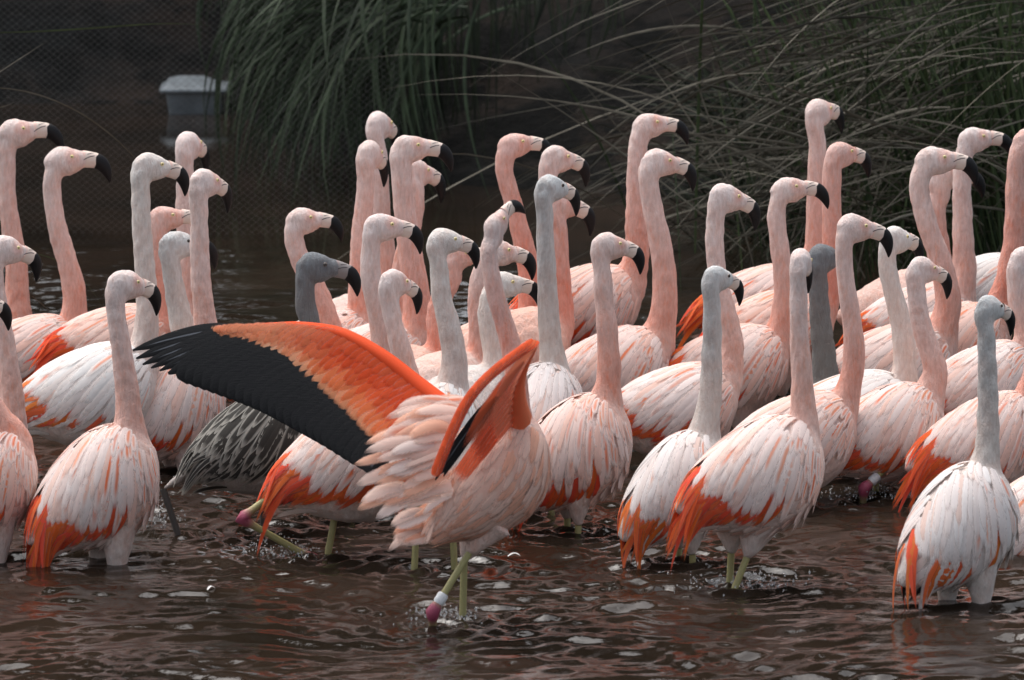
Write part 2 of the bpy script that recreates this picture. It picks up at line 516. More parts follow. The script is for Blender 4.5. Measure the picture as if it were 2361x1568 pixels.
def build_plants():
    # right-hand tussock of dead straw and green stems
    straw, st2 = [], []
    for i in range(420):
        Y0 = ru(18.0, 19.4)
        root = P(ru(1980, 2420), ru(330, 660), Y0)
        L = ru(300, 720) + (ru(0, 420) if i % 4 == 0 else 0)
        tipx, tipy = None, None
        px0, py0 = 2480 - abs(rng.normal(0, 330)), ru(-90, 560)
        root = P(px0, py0, Y0)
        ang = math.radians(ru(2, 46) if py0 < 330 else ru(-25, 14))
        ex, ey = px0 - L * math.cos(ang), py0 + L * math.sin(ang)
        ey = min(ey, 640)
        bow = L * ru(.08, .30)
        mx, my = px0 - L * .45 * math.cos(ang) - bow * math.sin(ang) * .6, py0 + L * .45 * math.sin(ang) - bow * math.cos(ang)
        dY = ru(-.9, .3)
        straw.append(((root, P(mx, my, Y0 + dY * .5), P(ex, ey, Y0 + dY)), ru(.0014, .0046)))
    for i in range(120):   # crossing stems, leaning both ways
        Y0 = ru(18.0, 19.2)
        px0, py0 = ru(1650, 2450), ru(480, 760)
        a = math.radians(ru(35, 75) if i % 3 else ru(105, 150))
        L = ru(300, 800)
        ex, ey = px0 + L * math.cos(a), py0 - L * math.sin(a)
        st2.append(((P(px0, py0, Y0), P((px0 + ex) / 2 + ru(-40, 40), (py0 + ey) / 2 - ru(0, 60), Y0 + .1), P(ex, ey, Y0 + ru(-.3, .3))), ru(.0014, .0028)))
    green = []
    for i in range(760):
        Y0 = ru(18.2, 19.6)
        px0 = 2440 - abs(rng.normal(0, 250))
        py0 = ru(560, 720)
        L = ru(450, 900)
        a = math.radians(ru(68, 118))
        ex, ey = px0 + L * math.cos(a), py0 - L * math.sin(a)
        green.append(((P(px0, py0, Y0), P(px0 + (ex - px0) * .3, py0 - L * .6, Y0), P(ex, ey, Y0 + ru(-.2, .3))), ru(.002, .0056)))
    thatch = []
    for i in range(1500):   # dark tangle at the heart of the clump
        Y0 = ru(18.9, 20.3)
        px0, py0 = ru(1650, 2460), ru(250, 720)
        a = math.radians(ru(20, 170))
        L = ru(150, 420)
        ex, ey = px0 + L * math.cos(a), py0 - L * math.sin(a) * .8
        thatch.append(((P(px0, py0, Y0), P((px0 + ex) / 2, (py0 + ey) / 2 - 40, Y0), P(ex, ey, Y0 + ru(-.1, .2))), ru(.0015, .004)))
    loc = P(2250, 640, 18.7)
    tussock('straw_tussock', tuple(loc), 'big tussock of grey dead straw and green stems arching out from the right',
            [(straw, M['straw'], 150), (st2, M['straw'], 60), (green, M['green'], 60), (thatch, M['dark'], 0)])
    # green sedge hanging over the middle left
    sed, sed2 = [], []
    for i in range(640):
        Y0 = ru(20.3, 21.6)
        px0, py0 = rng.normal(885, 105), ru(-190, 60)
        a = math.radians(ru(190, 278))
        L = ru(240, 620) * (1.0 if a < math.radians(250) else .95)
        ex, ey = px0 + L * math.cos(a), py0 - L * math.sin(a)
        ey = min(ey, 480)
        if ex < 560: ex = 560 - (560 - ex) * .25
        mx, my = px0 + L * .45 * math.cos(a - .45), py0 - L * .4 * math.sin(a - .45) - 30
        dY = ru(-.5, .2)
        sed.append(((P(px0, py0, Y0), P(mx, my, Y0 + dY * .6), P(ex, ey, Y0 + dY)), ru(.0025, .0095)))
    for i in range(160):
        Y0 = ru(20.8, 21.8)
        px0, py0 = ru(600, 1450), ru(-150, -20)
        L = ru(200, 620) * (1 if px0 < 1150 else .5)
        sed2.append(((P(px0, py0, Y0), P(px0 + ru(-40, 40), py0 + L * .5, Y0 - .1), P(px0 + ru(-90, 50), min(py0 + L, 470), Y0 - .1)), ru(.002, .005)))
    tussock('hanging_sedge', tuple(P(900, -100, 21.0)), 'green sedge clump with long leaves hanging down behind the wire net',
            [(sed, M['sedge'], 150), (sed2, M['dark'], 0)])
    # single stems at the left
    for lab, pts, w, Y0, mat in (
        ('long green leaf blade lying level across the top left corner', ((-60, 76), (250, 74), (330, 42), (498, 60)), .0024, 16.6, 'green'),
        ('thin brown stem arching down from the left edge behind the heads', ((-60, 202), (150, 190), (290, 320), (385, 455)), .0022, 16.9, 'straw'),
        ('short dry stem slanting up at the top left edge', ((-60, 205), (10, 160), (60, 125), (116, 91)), .0015, 16.9, 'straw'),
        ('bent green stem low on the water beside the leftmost birds', ((60, 578), (135, 600), (175, 600), (245, 722)), .0012, 16.75, 'green'),
        ('broken dry reed in the water behind the leftmost necks', ((60, 672), (85, 690), (105, 710), (128, 727)), .0018, 16.5, 'straw'),
        ('dry straw poking in at the left edge under the arching stem', ((-60, 262), (-10, 245), (20, 250), (34, 232)), .0013, 16.9, 'straw')):
        c = [P(x, y, Y0) for x, y in pts]
        loc = c[0]
        me = ribbons_mesh('stem', [ribbon(np.array(c) - loc, w, n=16)], M[mat], 16)
        o = mesh_obj('stem', me)
        o.location = loc
        tag(o, lab, 'stem', 'loose stems at the left')


build_plants()


def leaf_cloud(n, r, flat=0.8, size=.09):
    d = rng.normal(size=(n, 3))
    d /= np.linalg.norm(d, axis=1)[:, None]
    rad = rng.uniform(.55, 1.0, (n, 1)) * (1 + .22 * np.sin(d[:, :1] * 5 + d[:, 2:] * 4))
    c = d * rad * np.array(r)
    a = rng.normal(size=(n, 3)); a /= np.linalg.norm(a, axis=1)[:, None]
    b_ = np.cross(a, rng.normal(size=(n, 3))); b_ /= np.linalg.norm(b_, axis=1)[:, None]
    s = rng.uniform(.6, 1.4, (n, 1)) * size
    v = np.stack([c - a * s, c + b_ * s * .4, c + a * s, c - b_ * s * .4], 1).reshape(-1, 3)
    return v, np.arange(n * 4).reshape(-1, 4)


def build_unseen_trees():  # trees out of view, added and sized to darken reflections in the water
    names = ['unseen dark evergreen shrub added above the bank at far left', 'unseen dark evergreen shrub added above the bank left of the sedge', 'unseen dark evergreen shrub added above the sedge clump',
             'unseen dark evergreen shrub added above the middle of the bank', 'unseen dark evergreen shrub added above the straw tussock', 'unseen dark evergreen shrub added above the bank at far right']
    for i, lab in enumerate(names):
        x = -7.5 + i * 3.0
        y = 27.0 + 0.5 * (i % 2)
        z = bank_z(x, y) - .1
        root = empty('unseen_evergreen', (x, y, z), lab, 'tree', 'unseen evergreens added to darken the water reflections')
        v, f = leaf_cloud(9000, (2.4, 1.8, 5.6), size=.24)
        me = new_mesh('crown', v + np.array([0, 0, 6.2]), f, False, M['dark'])
        set_uv(me, np.tile([[0, 0], [1, .5], [0, 1], [0, .5]], (len(f), 1)))
        mesh_obj('crown', me, root)
        zz = np.linspace(0, 8.5, 8)
        th = np.linspace(0, 2 * math.pi, 10, endpoint=False)
        rr = np.interp(zz, [0, 8.5], [.2, .05])
        tv = np.stack([rr[:, None] * np.cos(th), rr[:, None] * np.sin(th), np.repeat(zz[:, None], 10, 1)], -1).reshape(-1, 3)
        mesh_obj('trunk', new_mesh('trunk', tv, grid_faces(8, 10, True), True, M['bark']), root)


build_unseen_trees()


def build_net():
    """wire netting with diamond meshes hung along the far side of the pond"""
    x0, x1, z0, z1 = -2.6, -0.34, -0.05, 1.15
    y0 = 19.55
    loc = np.array([(x0 + x1) / 2, y0, 0])
    sx, sz, w = 0.026, 0.0105, 0.0005
    vs_, fs = [], []
    nx, nz = int((x1 - x0) / sx), int((z1 - z0) / sz)
    def yo(x, z): return 0.05 * math.sin(x * 2.1) + .03 * math.sin(z * 4 + x)
    k = 0
    for sgn in (1, -1):
        for i in range(-nz, nx + nz):
            pts = []
            for j in range(nz + 1):
                xx = x0 + (i + sgn * j * .5) * sx + 0.006 * math.sin(j * math.pi) 
                xx = x0 + i * sx + sgn * j * sx * .5
                if x0 <= xx <= x1:
                    zz = z0 + j * sz - 0.05 * math.sin((xx - x0) * 1.3)
                    pts.append((xx - loc[0], yo(xx, zz), zz))
            if len(pts) < 2: continue
            p = np.array(pts)
            # the wire is a three-sided rod
            for dx, dy in ((-w, 0), (w, 0), (0, -w * 1.6)):
                vs_.append(p + np.array([dx, dy, 0]))
            n = len(p)
            for a, b_ in ((0, 1), (1, 2), (2, 0)):
                q = np.arange(n - 1)
                fs.append(np.stack([k + a * n + q, k + b_ * n + q, k + b_ * n + q + 1, k + a * n + q + 1], -1))
            k += 3 * n
    root = empty('wire_fence', tuple(loc), 'fine diamond wire netting stretched across the water at the left', 'fence')
    o = mesh_obj('netting', new_mesh('netting', np.concatenate(vs_), np.concatenate(fs), False, M['wire']), root)
    o['kind'] = 'stuff'
    for x in (x0, x0 - 1.2):
        th = np.linspace(0, 2 * math.pi, 8, endpoint=False)
        tv = np.stack([np.stack([x - loc[0] + .008 * np.cos(th), .02 + .008 * np.sin(th), np.full(8, z)], -1) for z in (-.3, z1 + .1)])
        mesh_obj('post', new_mesh('post', tv.reshape(-1, 3), grid_faces(2, 8, True), True, M['wire']), root)


build_net()


def build_tub():
    """pale plastic tub with a sloping lid standing at the water's far edge"""
    Y0 = 22.72
    c = P(452, 246, Y0)
    c[2] = 0.0
    root = empty('plastic_tub', tuple(c), 'pale grey-blue plastic tub with a sloping lid at the far water edge', 'tub')
    def ring(w, d, z, n=24, p=11):
        th = np.linspace(0, 2 * math.pi, n, endpoint=False)
        cs, sn = np.cos(th), np.sin(th)
        return np.stack([w * np.sign(cs) * np.abs(cs) ** (2 / p), d * np.sign(sn) * np.abs(sn) ** (2 / p), np.full(n, z)], -1)
    s = 22.9 / FPX
    body = np.stack([ring(55 * s, .09, -.03), ring(60 * s, .10, .0), ring(66 * s, .11, 44 * s), ring(69 * s, .115, 52 * s)])
    me = new_mesh('tub_body', body.reshape(-1, 3), grid_faces(4, 24, True), True, M['tub'])
    mesh_obj('tub_body', me, root)
    rim = np.stack([ring(70 * s, .117, 50 * s), ring(80 * s, .13, 51 * s), ring(81 * s, .131, 58 * s), ring(74 * s, .12, 61 * s)])
    mesh_obj('rim', new_mesh('rim', rim.reshape(-1, 3), grid_faces(4, 24, True), True, M['tub']), root)
    r0, r1, r2 = ring(74 * s, .12, 60 * s), ring(64 * s, .09, 66 * s), ring(30 * s, .05, 79 * s)
    r1[:, 2] += np.clip(-r1[:, 0] * .10, -.01, .02); r2[:, 0] -= 12 * s
    top = np.array([[-12 * s, 0, 80 * s]])
    v = np.concatenate([r0, r1, r2, np.repeat(top, 24, 0)])
    mesh_obj('lid', new_mesh('lid', v, grid_faces(4, 24, True), True, M['tub']), root)


build_tub()

# ---------------------------------------------------------------- flamingos
TX = np.array([-.215, -.185, -.14, -.08, -.02, .04, .09, .13, .16, .178, .186])
TR = np.array([.010, .034, .066, .094, .110, .113, .103, .083, .056, .030, .004])
TZ = np.array([.040, .032, .020, .008, .000, .000, .004, .010, .016, .020, .022])
_dx = np.linspace(TX[0], TX[-1], 200)


def _sm(a):
    k = np.ones(13) / 13
    b_ = np.interp(_dx, TX, a)
    p = np.pad(b_, 6, mode='edge')
    return np.convolve(p, k, 'valid')


_R, _Z = _sm(TR), _sm(TZ)
_R[0], _R[-1] = .006, .003


def t_r(x): return np.interp(x, _dx, _R)
def t_z(x): return np.interp(x, _dx, _Z)


def surf(x, a, sg):
    r = t_r(x)
    return np.array([x, sg * r * .94 * math.sin(a), t_z(x) + r * math.cos(a)])


def surf_frame(x, a, sg):
    e = 1e-3
    p = surf(x, a, sg)
    tx = surf(x - e, a, sg) - p
    ta = surf(x, a + e, sg) - p
    lx, la = np.linalg.norm(tx) / e, np.linalg.norm(ta) / e
    tx /= np.linalg.norm(tx); ta /= np.linalg.norm(ta) + 1e-12
    n = np.cross(tx, ta)
    n /= np.linalg.norm(n) + 1e-12
    c = p - np.array([x, 0, t_z(x)])
    if n @ c < 0: n = -n
    return p, tx, ta, n, lx, la


def feather_mesh(c, n, half, mat, prof, name='feather', arch=.25, R=None):
    k = len(c)
    d = np.gradient(c, axis=0)
    d /= np.linalg.norm(d, axis=1)[:, None] + 1e-12
    w = np.cross(n, d)
    w /= np.linalg.norm(w, axis=1)[:, None] + 1e-12
    h = (half * prof)[:, None]
    drop = n * h * arch
    if R is not None: drop = n * (h ** 2 / (2 * R) + h * .06)
    v = np.stack([c - w * h - drop, c - w * h * .5 - drop * .3, c, c + w * h * .5 - drop * .3, c + w * h - drop], 1).reshape(-1, 3)
    me = new_mesh(name, v, grid_faces(k, 5), True, mat)
    t = np.linspace(0, 1, k)
    set_uv(me, np.stack([np.tile([0, .25, .5, .75, 1], k), np.repeat(t, 5)], -1))
    return me


PROF_ROUND = np.array([.45, .75, .95, 1.0, 1.0, .97, .86, .58, .12])
PROF_POINT = np.array([.55, .85, 1.0, .98, .88, .72, .52, .30, .04])


def march(x0, a0, sg, L, delta0, delta1, h0, h1, grav, k=9, amax=2.35):
    """centre line of a feather lying on the body side; runs on into the air past the rump"""
    x, a = x0, a0
    st = L / (k - 1)
    pts, nor = [], []
    free = False
    p = None
    for i in range(k):
        f = i / (k - 1)
        if not free:
            q, tx, ta, n, lx, la = surf_frame(x, a, sg)
            pts.append(q + n * (h0 + (h1 - h0) * f)); nor.append(n)
            dl = delta0 + (delta1 - delta0) * f
            dirv = math.cos(dl) * tx + math.sin(dl) * ta
            x2, a2 = x - math.cos(dl) * st / lx, a + math.sin(dl) * st / la
            if x2 < -.165 or a2 > amax:
                free = True; p = pts[-1]; nn = n
            else: x, a = x2, a2
        else:
            dirv = dirv + grav * st * 5
            dirv /= np.linalg.norm(dirv)
            p = p + dirv * st
            nn = nn - dirv * (nn @ dirv); nn /= np.linalg.norm(nn)
            pts.append(p); nor.append(nn)
    return np.array(pts), np.array(nor)


def make_kit(seed, droop=0.0):
    """feathers of one folded wing and rump, both sides: lists of (mesh, layer, random)"""
    r = np.random.default_rng(seed)
    kit = {-1: [], 1: []}
    g = np.array([-.35, 0, -.94])
    for sg in (-1, 1):
        def add(layer, x, a, L, half, d0, d1, h0, h1, prof):
            if layer[0] in 'ps' and layer != 'plume': h0, h1 = h0 * .86, h1 * .86
            c, n = march(x, a, sg, L, d0, d1, h0, h0 + (h1 - h0) * .55, g)
            n = n + r.normal(0, .05, 3)
            n /= np.linalg.norm(n, axis=1)[:, None]
            kit[sg].append((feather_mesh(c, n, half, M['feather'], prof, R=.085), layer, float(r.uniform())))
        D = math.radians
        # black primaries, mostly hidden
        for i in range(3):
            add('black', -.03 - .03 * i, D(92) + .06 * i, .18, .010, D(4), D(10), .002, .004, PROF_POINT)
        # red greater coverts and secondaries along the lower wing edge
        for i in range(20):
            f = i / 19
            add('red', .070 - .20 * f, D(88 - 26 * f + r.normal(0, 3)), r.uniform(.12, .17), r.uniform(.009, .013), D(16 + droop), D(30 + droop), .003, .007, PROF_POINT ** .6)
        # hanging plumes over the rump
        for i in range(20):
            f = i / 19
            add('plume', -.06 - .07 * r.uniform(), D(8 + 74 * f + r.normal(0, 5)), r.uniform(.11, .235), r.uniform(.006, .0105), D(6 + droop * .4 + r.normal(0, 9)), D(16 + droop + r.normal(0, 14)), .005, .010 + r.uniform(0, .008), PROF_POINT)
        # white tail under the plumes
        for i in range(6):
            add('tail', -.13, D(25 + 22 * i), r.uniform(.07, .10), .011, D(2), D(6), .001, .004, PROF_ROUND)
        # long pale tertials and scapulars, laid from the rump forward
        for row, (xs, La, hf, aa, hh) in enumerate(((-.060, .090, .0120, (2, 34), (.006, .008)), (-.022, .130, .0130, (2, 50), (.0065, .0092)), (.018, .160, .0135, (2, 57), (.007, .0102)), (.056, .165, .0130, (3, 69), (.0078, .011)), (.088, .135, .0120, (4, 79), (.0085, .012)))):
            m = (9, 11, 12, 13, 13)[row]
            for i in range(m):
                f = (i + r.uniform(-.35, .35)) / (m - 1)
                a = aa[0] + (aa[1] - aa[0]) * f
                add('pale%d' % row, xs + r.normal(0, .008), D(max(1, a)), La * r.uniform(.85, 1.15) * (1 - .2 * max(0, f - .6)), hf * r.uniform(.75, 1.2), D(6 + droop * .7 + 20 * f), D(14 + droop + 26 * f), hh[0], hh[1] + r.uniform(0, .002), PROF_ROUND if r.uniform() < .7 else PROF_POINT ** .55)
        # small shoulder feathers
        for row, xs in enumerate((.090, .110, .130, .148)):
            for i in range(12):
                a = 3 + 95 * (i + r.uniform(-.4, .4)) / 11
                add('small%d' % row, xs + r.normal(0, .006), D(max(1, a)), r.uniform(.05, .085), r.uniform(.0065, .0105), D(10 + droop + 10 * i / 11), D(22 + droop + 20 * i / 11), .007, .0105 + .0005 * row, PROF_ROUND if r.uniform() < .5 else PROF_POINT ** .6)
        # soft contour feathers of breast and flank
        for row in range(9):
            x = -.11 + .028 * row
            for i in range(7):
                a = 100 + 55 * (i + .5 * (row % 2) + r.uniform(-.3, .3)) / 6
                add('contour', x, D(min(a, 160)), r.uniform(.05, .07), r.uniform(.010, .015), D(-8), D(6), .0005, .0035, PROF_ROUND)
    return kit


def wing_patch(sg):
    """the under layer of the folded wing"""
    xs = np.linspace(.13, -.165, 16)
    aa = np.linspace(math.radians(14), math.radians(112), 12)
    v = []
    for i, x in enumerate(xs):
        for j, a in enumerate(aa):
            q, tx, ta, n, lx, la = surf_frame(x, a, sg)
            edge = min(1, min(i, 15 - i) / 2, min(j, 11 - j) / 2)
            v.append(q + n * (-.004 + .0075 * edge))
    me = new_mesh('wing', v, grid_faces(16, 12), True, M['feather'])
    uv = np.stack([np.tile(np.linspace(0, 1, 12), 16), np.repeat(np.linspace(0, 1, 16), 12)], -1)
    set_uv(me, uv)
    return me


def make_contour():
    r = np.random.default_rng(77)
    out = []
    for row in range(13):
        x = -.15 + .0245 * row
        for i in range(14):
            a = 12 + 150 * (i + .5 * (row % 2) + r.uniform(-.3, .3)) / 13
            c, n = march(x, math.radians(min(a, 165)), -1, r.uniform(.07, .11), math.radians(r.normal(2, 6)), math.radians(r.normal(8, 8)), .0022, .0048 + r.uniform(0, .002), np.array([-.9, 0, -.1]), amax=3.0)
            out.append((feather_mesh(c, n, r.uniform(.007, .011), M['feather'], PROF_POINT ** .6, 'contour_feather', R=.085), a, 0))
    return out


CONTOUR = make_contour()
KITS = [make_kit(11, 0), make_kit(12, 10), make_kit(13, 18)]
PATCH = {s: wing_patch(s) for s in (-1, 1)}


# ---- head pieces, in head units (1 = nape to front of bill), x forward, z up
def loft(cen, hz, hy, dirs=None, n=14, cap=True):
    cen = np.asarray(cen, float)
    k = len(cen)
    th = np.linspace(0, 2 * math.pi, n, endpoint=False)
    v = []
    for i in range(k):
        if dirs is None:
            d = cen[min(i + 1, k - 1)] - cen[max(i - 1, 0)]
        else: d = np.asarray(dirs[i], float)
        d = d / np.linalg.norm(d)
        side = np.array([0, 1, 0]) if abs(d[1]) < .9 else np.array([1, 0, 0])
        up = np.cross(d, side); up /= np.linalg.norm(up)
        side = np.cross(up, d)
        v.append(cen[i] + np.cos(th)[:, None] * up * -hz[i] + np.sin(th)[:, None] * side * hy[i])
    v = np.array(v).reshape(-1, 3)
    f = grid_faces(k, n, True)
    return v, f


def tube(pts, rad, n=14, cap=True):
    """closed tube with tips; frames carried along"""
    pts = np.asarray(pts, float)
    k = len(pts)
    th = np.linspace(0, 2 * math.pi, n, endpoint=False)
    d = np.gradient(pts, axis=0)
    d /= np.linalg.norm(d, axis=1)[:, None] + 1e-12
    u = np.cross(d[0], [0, 1, 0.01]); u /= np.linalg.norm(u)
    v = []
    for i in range(k):
        u = u - d[i] * (u @ d[i]); u /= np.linalg.norm(u)
        w = np.cross(d[i], u)
        v.append(pts[i] + rad[i] * (np.cos(th)[:, None] * u + np.sin(th)[:, None] * w))
    v = np.array(v).reshape(-1, 3)
    f = grid_faces(k, n, True)
    if cap:
        m = len(v)
        v = np.concatenate([v, [pts[0] - d[0] * rad[0] * .3, pts[-1] + d[-1] * rad[-1] * .3]])
        j = np.arange(n)
        f1 = np.stack([np.full(n, m), (j + 1) % n, j, np.full(n, m)], -1)
        b0 = (k - 1) * n
        f2 = np.stack([np.full(n, m + 1), b0 + j, b0 + (j + 1) % n, np.full(n, m + 1)], -1)
        return v, f, np.concatenate([f1[:, :3], f2[:, :3]])
    return v, f, None


BC = np.array([(.57, 0, .000), (.64, 0, -.003), (.71, 0, -.010), (.775, 0, -.020), (.825, 0, -.042), (.875, 0, -.085), (.915, 0, -.140), (.945, 0, -.200), (.965, 0, -.255), (.978, 0, -.305), (.983, 0, -.340)])
BHZ = np.array([.128, .124, .118, .114, .110, .101, .086, .067, .047, .027, .008])
BHY = np.array([.088, .082, .077, .074, .071, .066, .059, .049, .037, .022, .008])


def make_bill():
    t = np.linspace(0, 10, 41)
    cen = np.stack([np.interp(t, np.arange(11), BC[:, i]) for i in range(3)], -1)
    for _ in range(6): cen[1:-1] = (cen[:-2] + 2 * cen[1:-1] + cen[2:]) / 4
    hz, hy = np.interp(t, np.arange(11), BHZ), np.interp(t, np.arange(11), BHY)
    n = 24
    v, f = loft(cen, hz, hy, n=n)
    V = v.reshape(41, n, 3)
    # mouth groove: pinch the sides where upper and lower bill meet
    th = np.linspace(0, 2 * math.pi, n, endpoint=False)
    for i in range(41):
        g = np.exp(-((np.cos(th) - 0.42) / .10) ** 2) * (0.16 if i > 2 else 0)
        V[i] = cen[i] + (V[i] - cen[i]) * (1 - g[:, None])
    v = V.reshape(-1, 3)
    cut = 15
    base = new_mesh('bill', V[:cut + 4].reshape(-1, 3), grid_faces(cut + 4, n, True), True, M['bill'])
    col = np.tile([.72, .60, .52], ((cut + 4) * n, 1))
    cc = col.reshape(cut + 4, n, 3)
    cc[:3] = (.80, .56, .48)
    set_col(base, col)
    # black front, starts on a slant and a little proud
    W = V[cut - 3:].copy()
    for i in range(len(W)):
        W[i] = cen[cut - 3 + i] + (W[i] - cen[cut - 3 + i]) * 1.035
    slant = (np.cos(th) * .5 + .5)
    W[0] = W[0] * slant[:, None] + W[4] * (1 - slant[:, None]) if False else W[0]
    W[0] = W[0] + np.stack([.035 * (np.cos(th)), 0 * th, 0 * th], -1)
    tipm = new_mesh('bill_tip', W.reshape(-1, 3), grid_faces(len(W), n, True), True, M['bill'])
    set_col(tipm, np.tile([.004, .004, .005], (len(W) * n, 1)))
    # dark gape line and nostril slit on both sides
    vs_, fs, k = [], [], 0
    for sg in (-1, 1):
        for pts, r0 in (([(.575, -.015), (.63, .022), (.69, .048), (.75, .058)], .0065), ([(.645, .078), (.69, .092), (.735, .094)], .0055)):
            pp = []
            for (x, z) in pts:
                i = int(np.argmin(np.abs(cen[:, 0] - x)))
                s = np.clip((z - cen[i, 2]) / hz[i], -.99, .99)
                pp.append((x, sg * hy[i] * math.sqrt(1 - s * s) * 1.0, z))
            a, b_, _ = tube(np.array(pp), np.full(len(pp), r0), 6, False)
            vs_.append(a); fs.append(b_ + k); k += len(a)
    line = new_mesh('gape_line', np.concatenate(vs_), np.concatenate(fs), True, M['bill'])
    set_col(line, np.tile([.05, .04, .045], (k, 1)))
    return base, tipm, line


def make_eye(iris):
    n = 12
    a = np.linspace(0, math.pi / 2, 7)
    th = np.linspace(0, 2 * math.pi, n, endpoint=False)
    v = np.stack([np.sin(a)[:, None] * np.cos(th), np.repeat(np.cos(a)[:, None], n, 1) * .75, np.sin(a)[:, None] * np.sin(th)], -1).reshape(-1, 3)
    me = new_mesh('eye', v, grid_faces(7, n, True), True, M['eye'])
    c = np.tile(iris, (7 * n, 1)).reshape(7, n, 3).astype(float)
    c[:2] = (.01, .01, .01)
    c[6:] = (.62, .36, .2)
    set_col(me, c.reshape(-1, 3))
    return me


BILL, BTIP, GAPE = make_bill()
EYE_Y, EYE_D = make_eye((.80, .68, .32)), make_eye((.06, .05, .045))


def skull():
    xs = [-.01, .03, .09, .18, .30, .42, .52, .60, .66]
    zc = [-.07, -.055, -.035, -.028, -.040, -.045, -.030, -.006, .0]
    rz = [.01, .080, .145, .197, .222, .205, .164, .130, .118]
    ry = [.01, .070, .122, .154, .166, .154, .124, .094, .076]
    cen = np.array([(x, 0, z) for x, z in zip(xs, zc)])
    v, f = loft(cen, rz, ry, dirs=[(1, 0, 0)] * 9, n=16)
    m = len(v)
    v = np.concatenate([v, [cen[0], cen[-1]]])
    j = np.arange(16)
    tri = np.concatenate([np.stack([np.full(16, m), (j + 1) % 16, j], -1), np.stack([np.full(16, m + 1), 8 * 16 + j, 8 * 16 + (j + 1) % 16], -1)])
    return v, f, tri


SK = skull()


def rotm(yaw, pitch, roll=0.0):
    return np.array(Matrix.Rotation(yaw, 3, 'Z') @ Matrix.Rotation(-pitch, 3, 'Y') @ Matrix.Rotation(roll, 3, 'X'))


def catmull(pts, per=8):
    pts = np.asarray(pts, float)
    p = np.concatenate([[2 * pts[0] - pts[1]], pts, [2 * pts[-1] - pts[-2]]])
    out = []
    for i in range(1, len(p) - 2):
        for t in np.linspace(0, 1, per, endpoint=False):
            out.append(.5 * ((2 * p[i]) + (-p[i - 1] + p[i + 1]) * t + (2 * p[i - 1] - 5 * p[i] + 4 * p[i + 1] - p[i + 2]) * t * t + (-p[i - 1] + 3 * p[i] - 3 * p[i + 1] + p[i + 2]) * t ** 3))
    out.append(pts[-1])
    return np.array(out)


# colour sets: head, upper neck, lower neck, breast/belly, feather tint, streak, plume red
CS = {
    'P': ((.86, .73, .69), (.86, .69, .64), (.81, .43, .345), (.82, .62, .55), (.88, .71, .65), .8, (.78, .115, .035)),
    'L': ((.86, .76, .73), (.86, .73, .69), (.82, .53, .455), (.84, .68, .62), (.89, .76, .71), .8, (.78, .125, .04)),
    'O': ((.85, .60, .54), (.84, .55, .48), (.80, .35, .265), (.82, .55, .46), (.87, .65, .57), 1.0, (.76, .085, .022)),
    'W': ((.82, .79, .75), (.80, .76, .71), (.80, .69, .63), (.80, .74, .70), (.87, .83, .80), .15, (.80, .17, .06)),
    'GW': ((.66, .69, .69), (.66, .66, .645), (.70, .64, .59), (.78, .72, .68), (.87, .80, .77), .25, (.80, .16, .05)),
    'G': ((.20, .22, .235), (.19, .195, .20), (.20, .20, .19), (.42, .40, .38), (.052, .048, .043), 0, (.035, .033, .032)),
}

BIRDS = []


def bird(key, wy, psi, tilt, S, neck, head, al, be, cs, feat, label, hs=1.0, nr=1.0, legs=True, kit=0, tz=1.0, fade=(0, 0)):
    BIRDS.append(dict(key=key, wy=wy, psi=math.radians(psi), tilt=math.radians(tilt), S=S, neck=neck, head=head, al=math.radians(al), be=math.radians(be),
                      cs=cs, feat=feat, label=label, hs=hs, nr=nr, legs=legs, kit=kit))


# neck points run from below the head down to the neck base
bird('b1', 905, 8, 12, 1.0, [(15, 355), (16, 441), (24, 517), (37, 607), (40, 682), (38, 750)], (36, 306), 4, 2, 'P', 1, 'pink flamingo with its profiled head highest at the left edge', hs=1.12)
bird('b2', 955, 14, 12, 1.0, [(120, 441), (130, 517), (152, 592), (168, 652), (172, 701), (165, 765)], (147, 370), 3, -2, 'P', 1, 'flamingo second from the left edge, whole curved pink neck against dark water', hs=1.14)
bird('b3', 1165, 25, 20, 1.0, [(-14, 640), (0, 720), (18, 830), (29, 920), (28, 1000)], (14, 574), 32, -14, 'L', 1, 'pale flamingo at the left edge, bill drooping, below the topmost left head')
bird('b4', 1285, 26, 34, 1.0, [(-75, 760), (-60, 830), (-34, 900), (-4, 960), (32, 1015)], (-62, 700), 30, -5, 'P', 2, 'flamingo cut by the left edge showing streaked wing low beside the water', kit=1)
bird('b5', 1100, 14, 17, 1.12, [(325, 441), (327, 517), (332, 592), (338, 664), (340, 731), (325, 830)], (347, 383), 26, -8, 'W', 1, 'white flamingo with white head, neck and broad white back at left', nr=1.05)
bird('b6', 930, 30, 15, .95, [(427, 400), (427, 475), (430, 532), (433, 607), (437, 682), (436, 740)], (436, 334), 66, -10, 'L', 1, 'flamingo looking away, tallest head of the left group, above the blurred tub side')
bird('b7', 985, 8, 10, 1.0, [(363, 545), (362, 585), (367, 626), (374, 671), (372, 745)], (380, 503), 10, -2, 'O', 1, 'deep pink flamingo peering from behind the white neck at left')
bird('b8', 1040, 20, 18, .95, [(393, 610), (402, 664), (414, 720), (424, 770), (428, 820)], (409, 562), 22, -4, 'GW', 1, 'flamingo with grey smudged nape and bill hidden behind a pale neck')
bird('b9', 1085, 24, 30, 1.05, [(459, 480), (460, 569), (463, 645), (471, 720), (478, 790), (474, 840)], (472, 420), 52, -12, 'L', 2, 'pale flamingo with head turned away, right end of the left group', kit=1)
bird('b10', 1290, 24, 42, 1.07, [(266, 715), (277, 787), (288, 862), (296, 930), (298, 1000)], (288, 655), 38, -10, 'L', 2, 'front left flamingo, streaked wing and red plumes trailing into the water', kit=1, hs=1.06, nr=1.05)
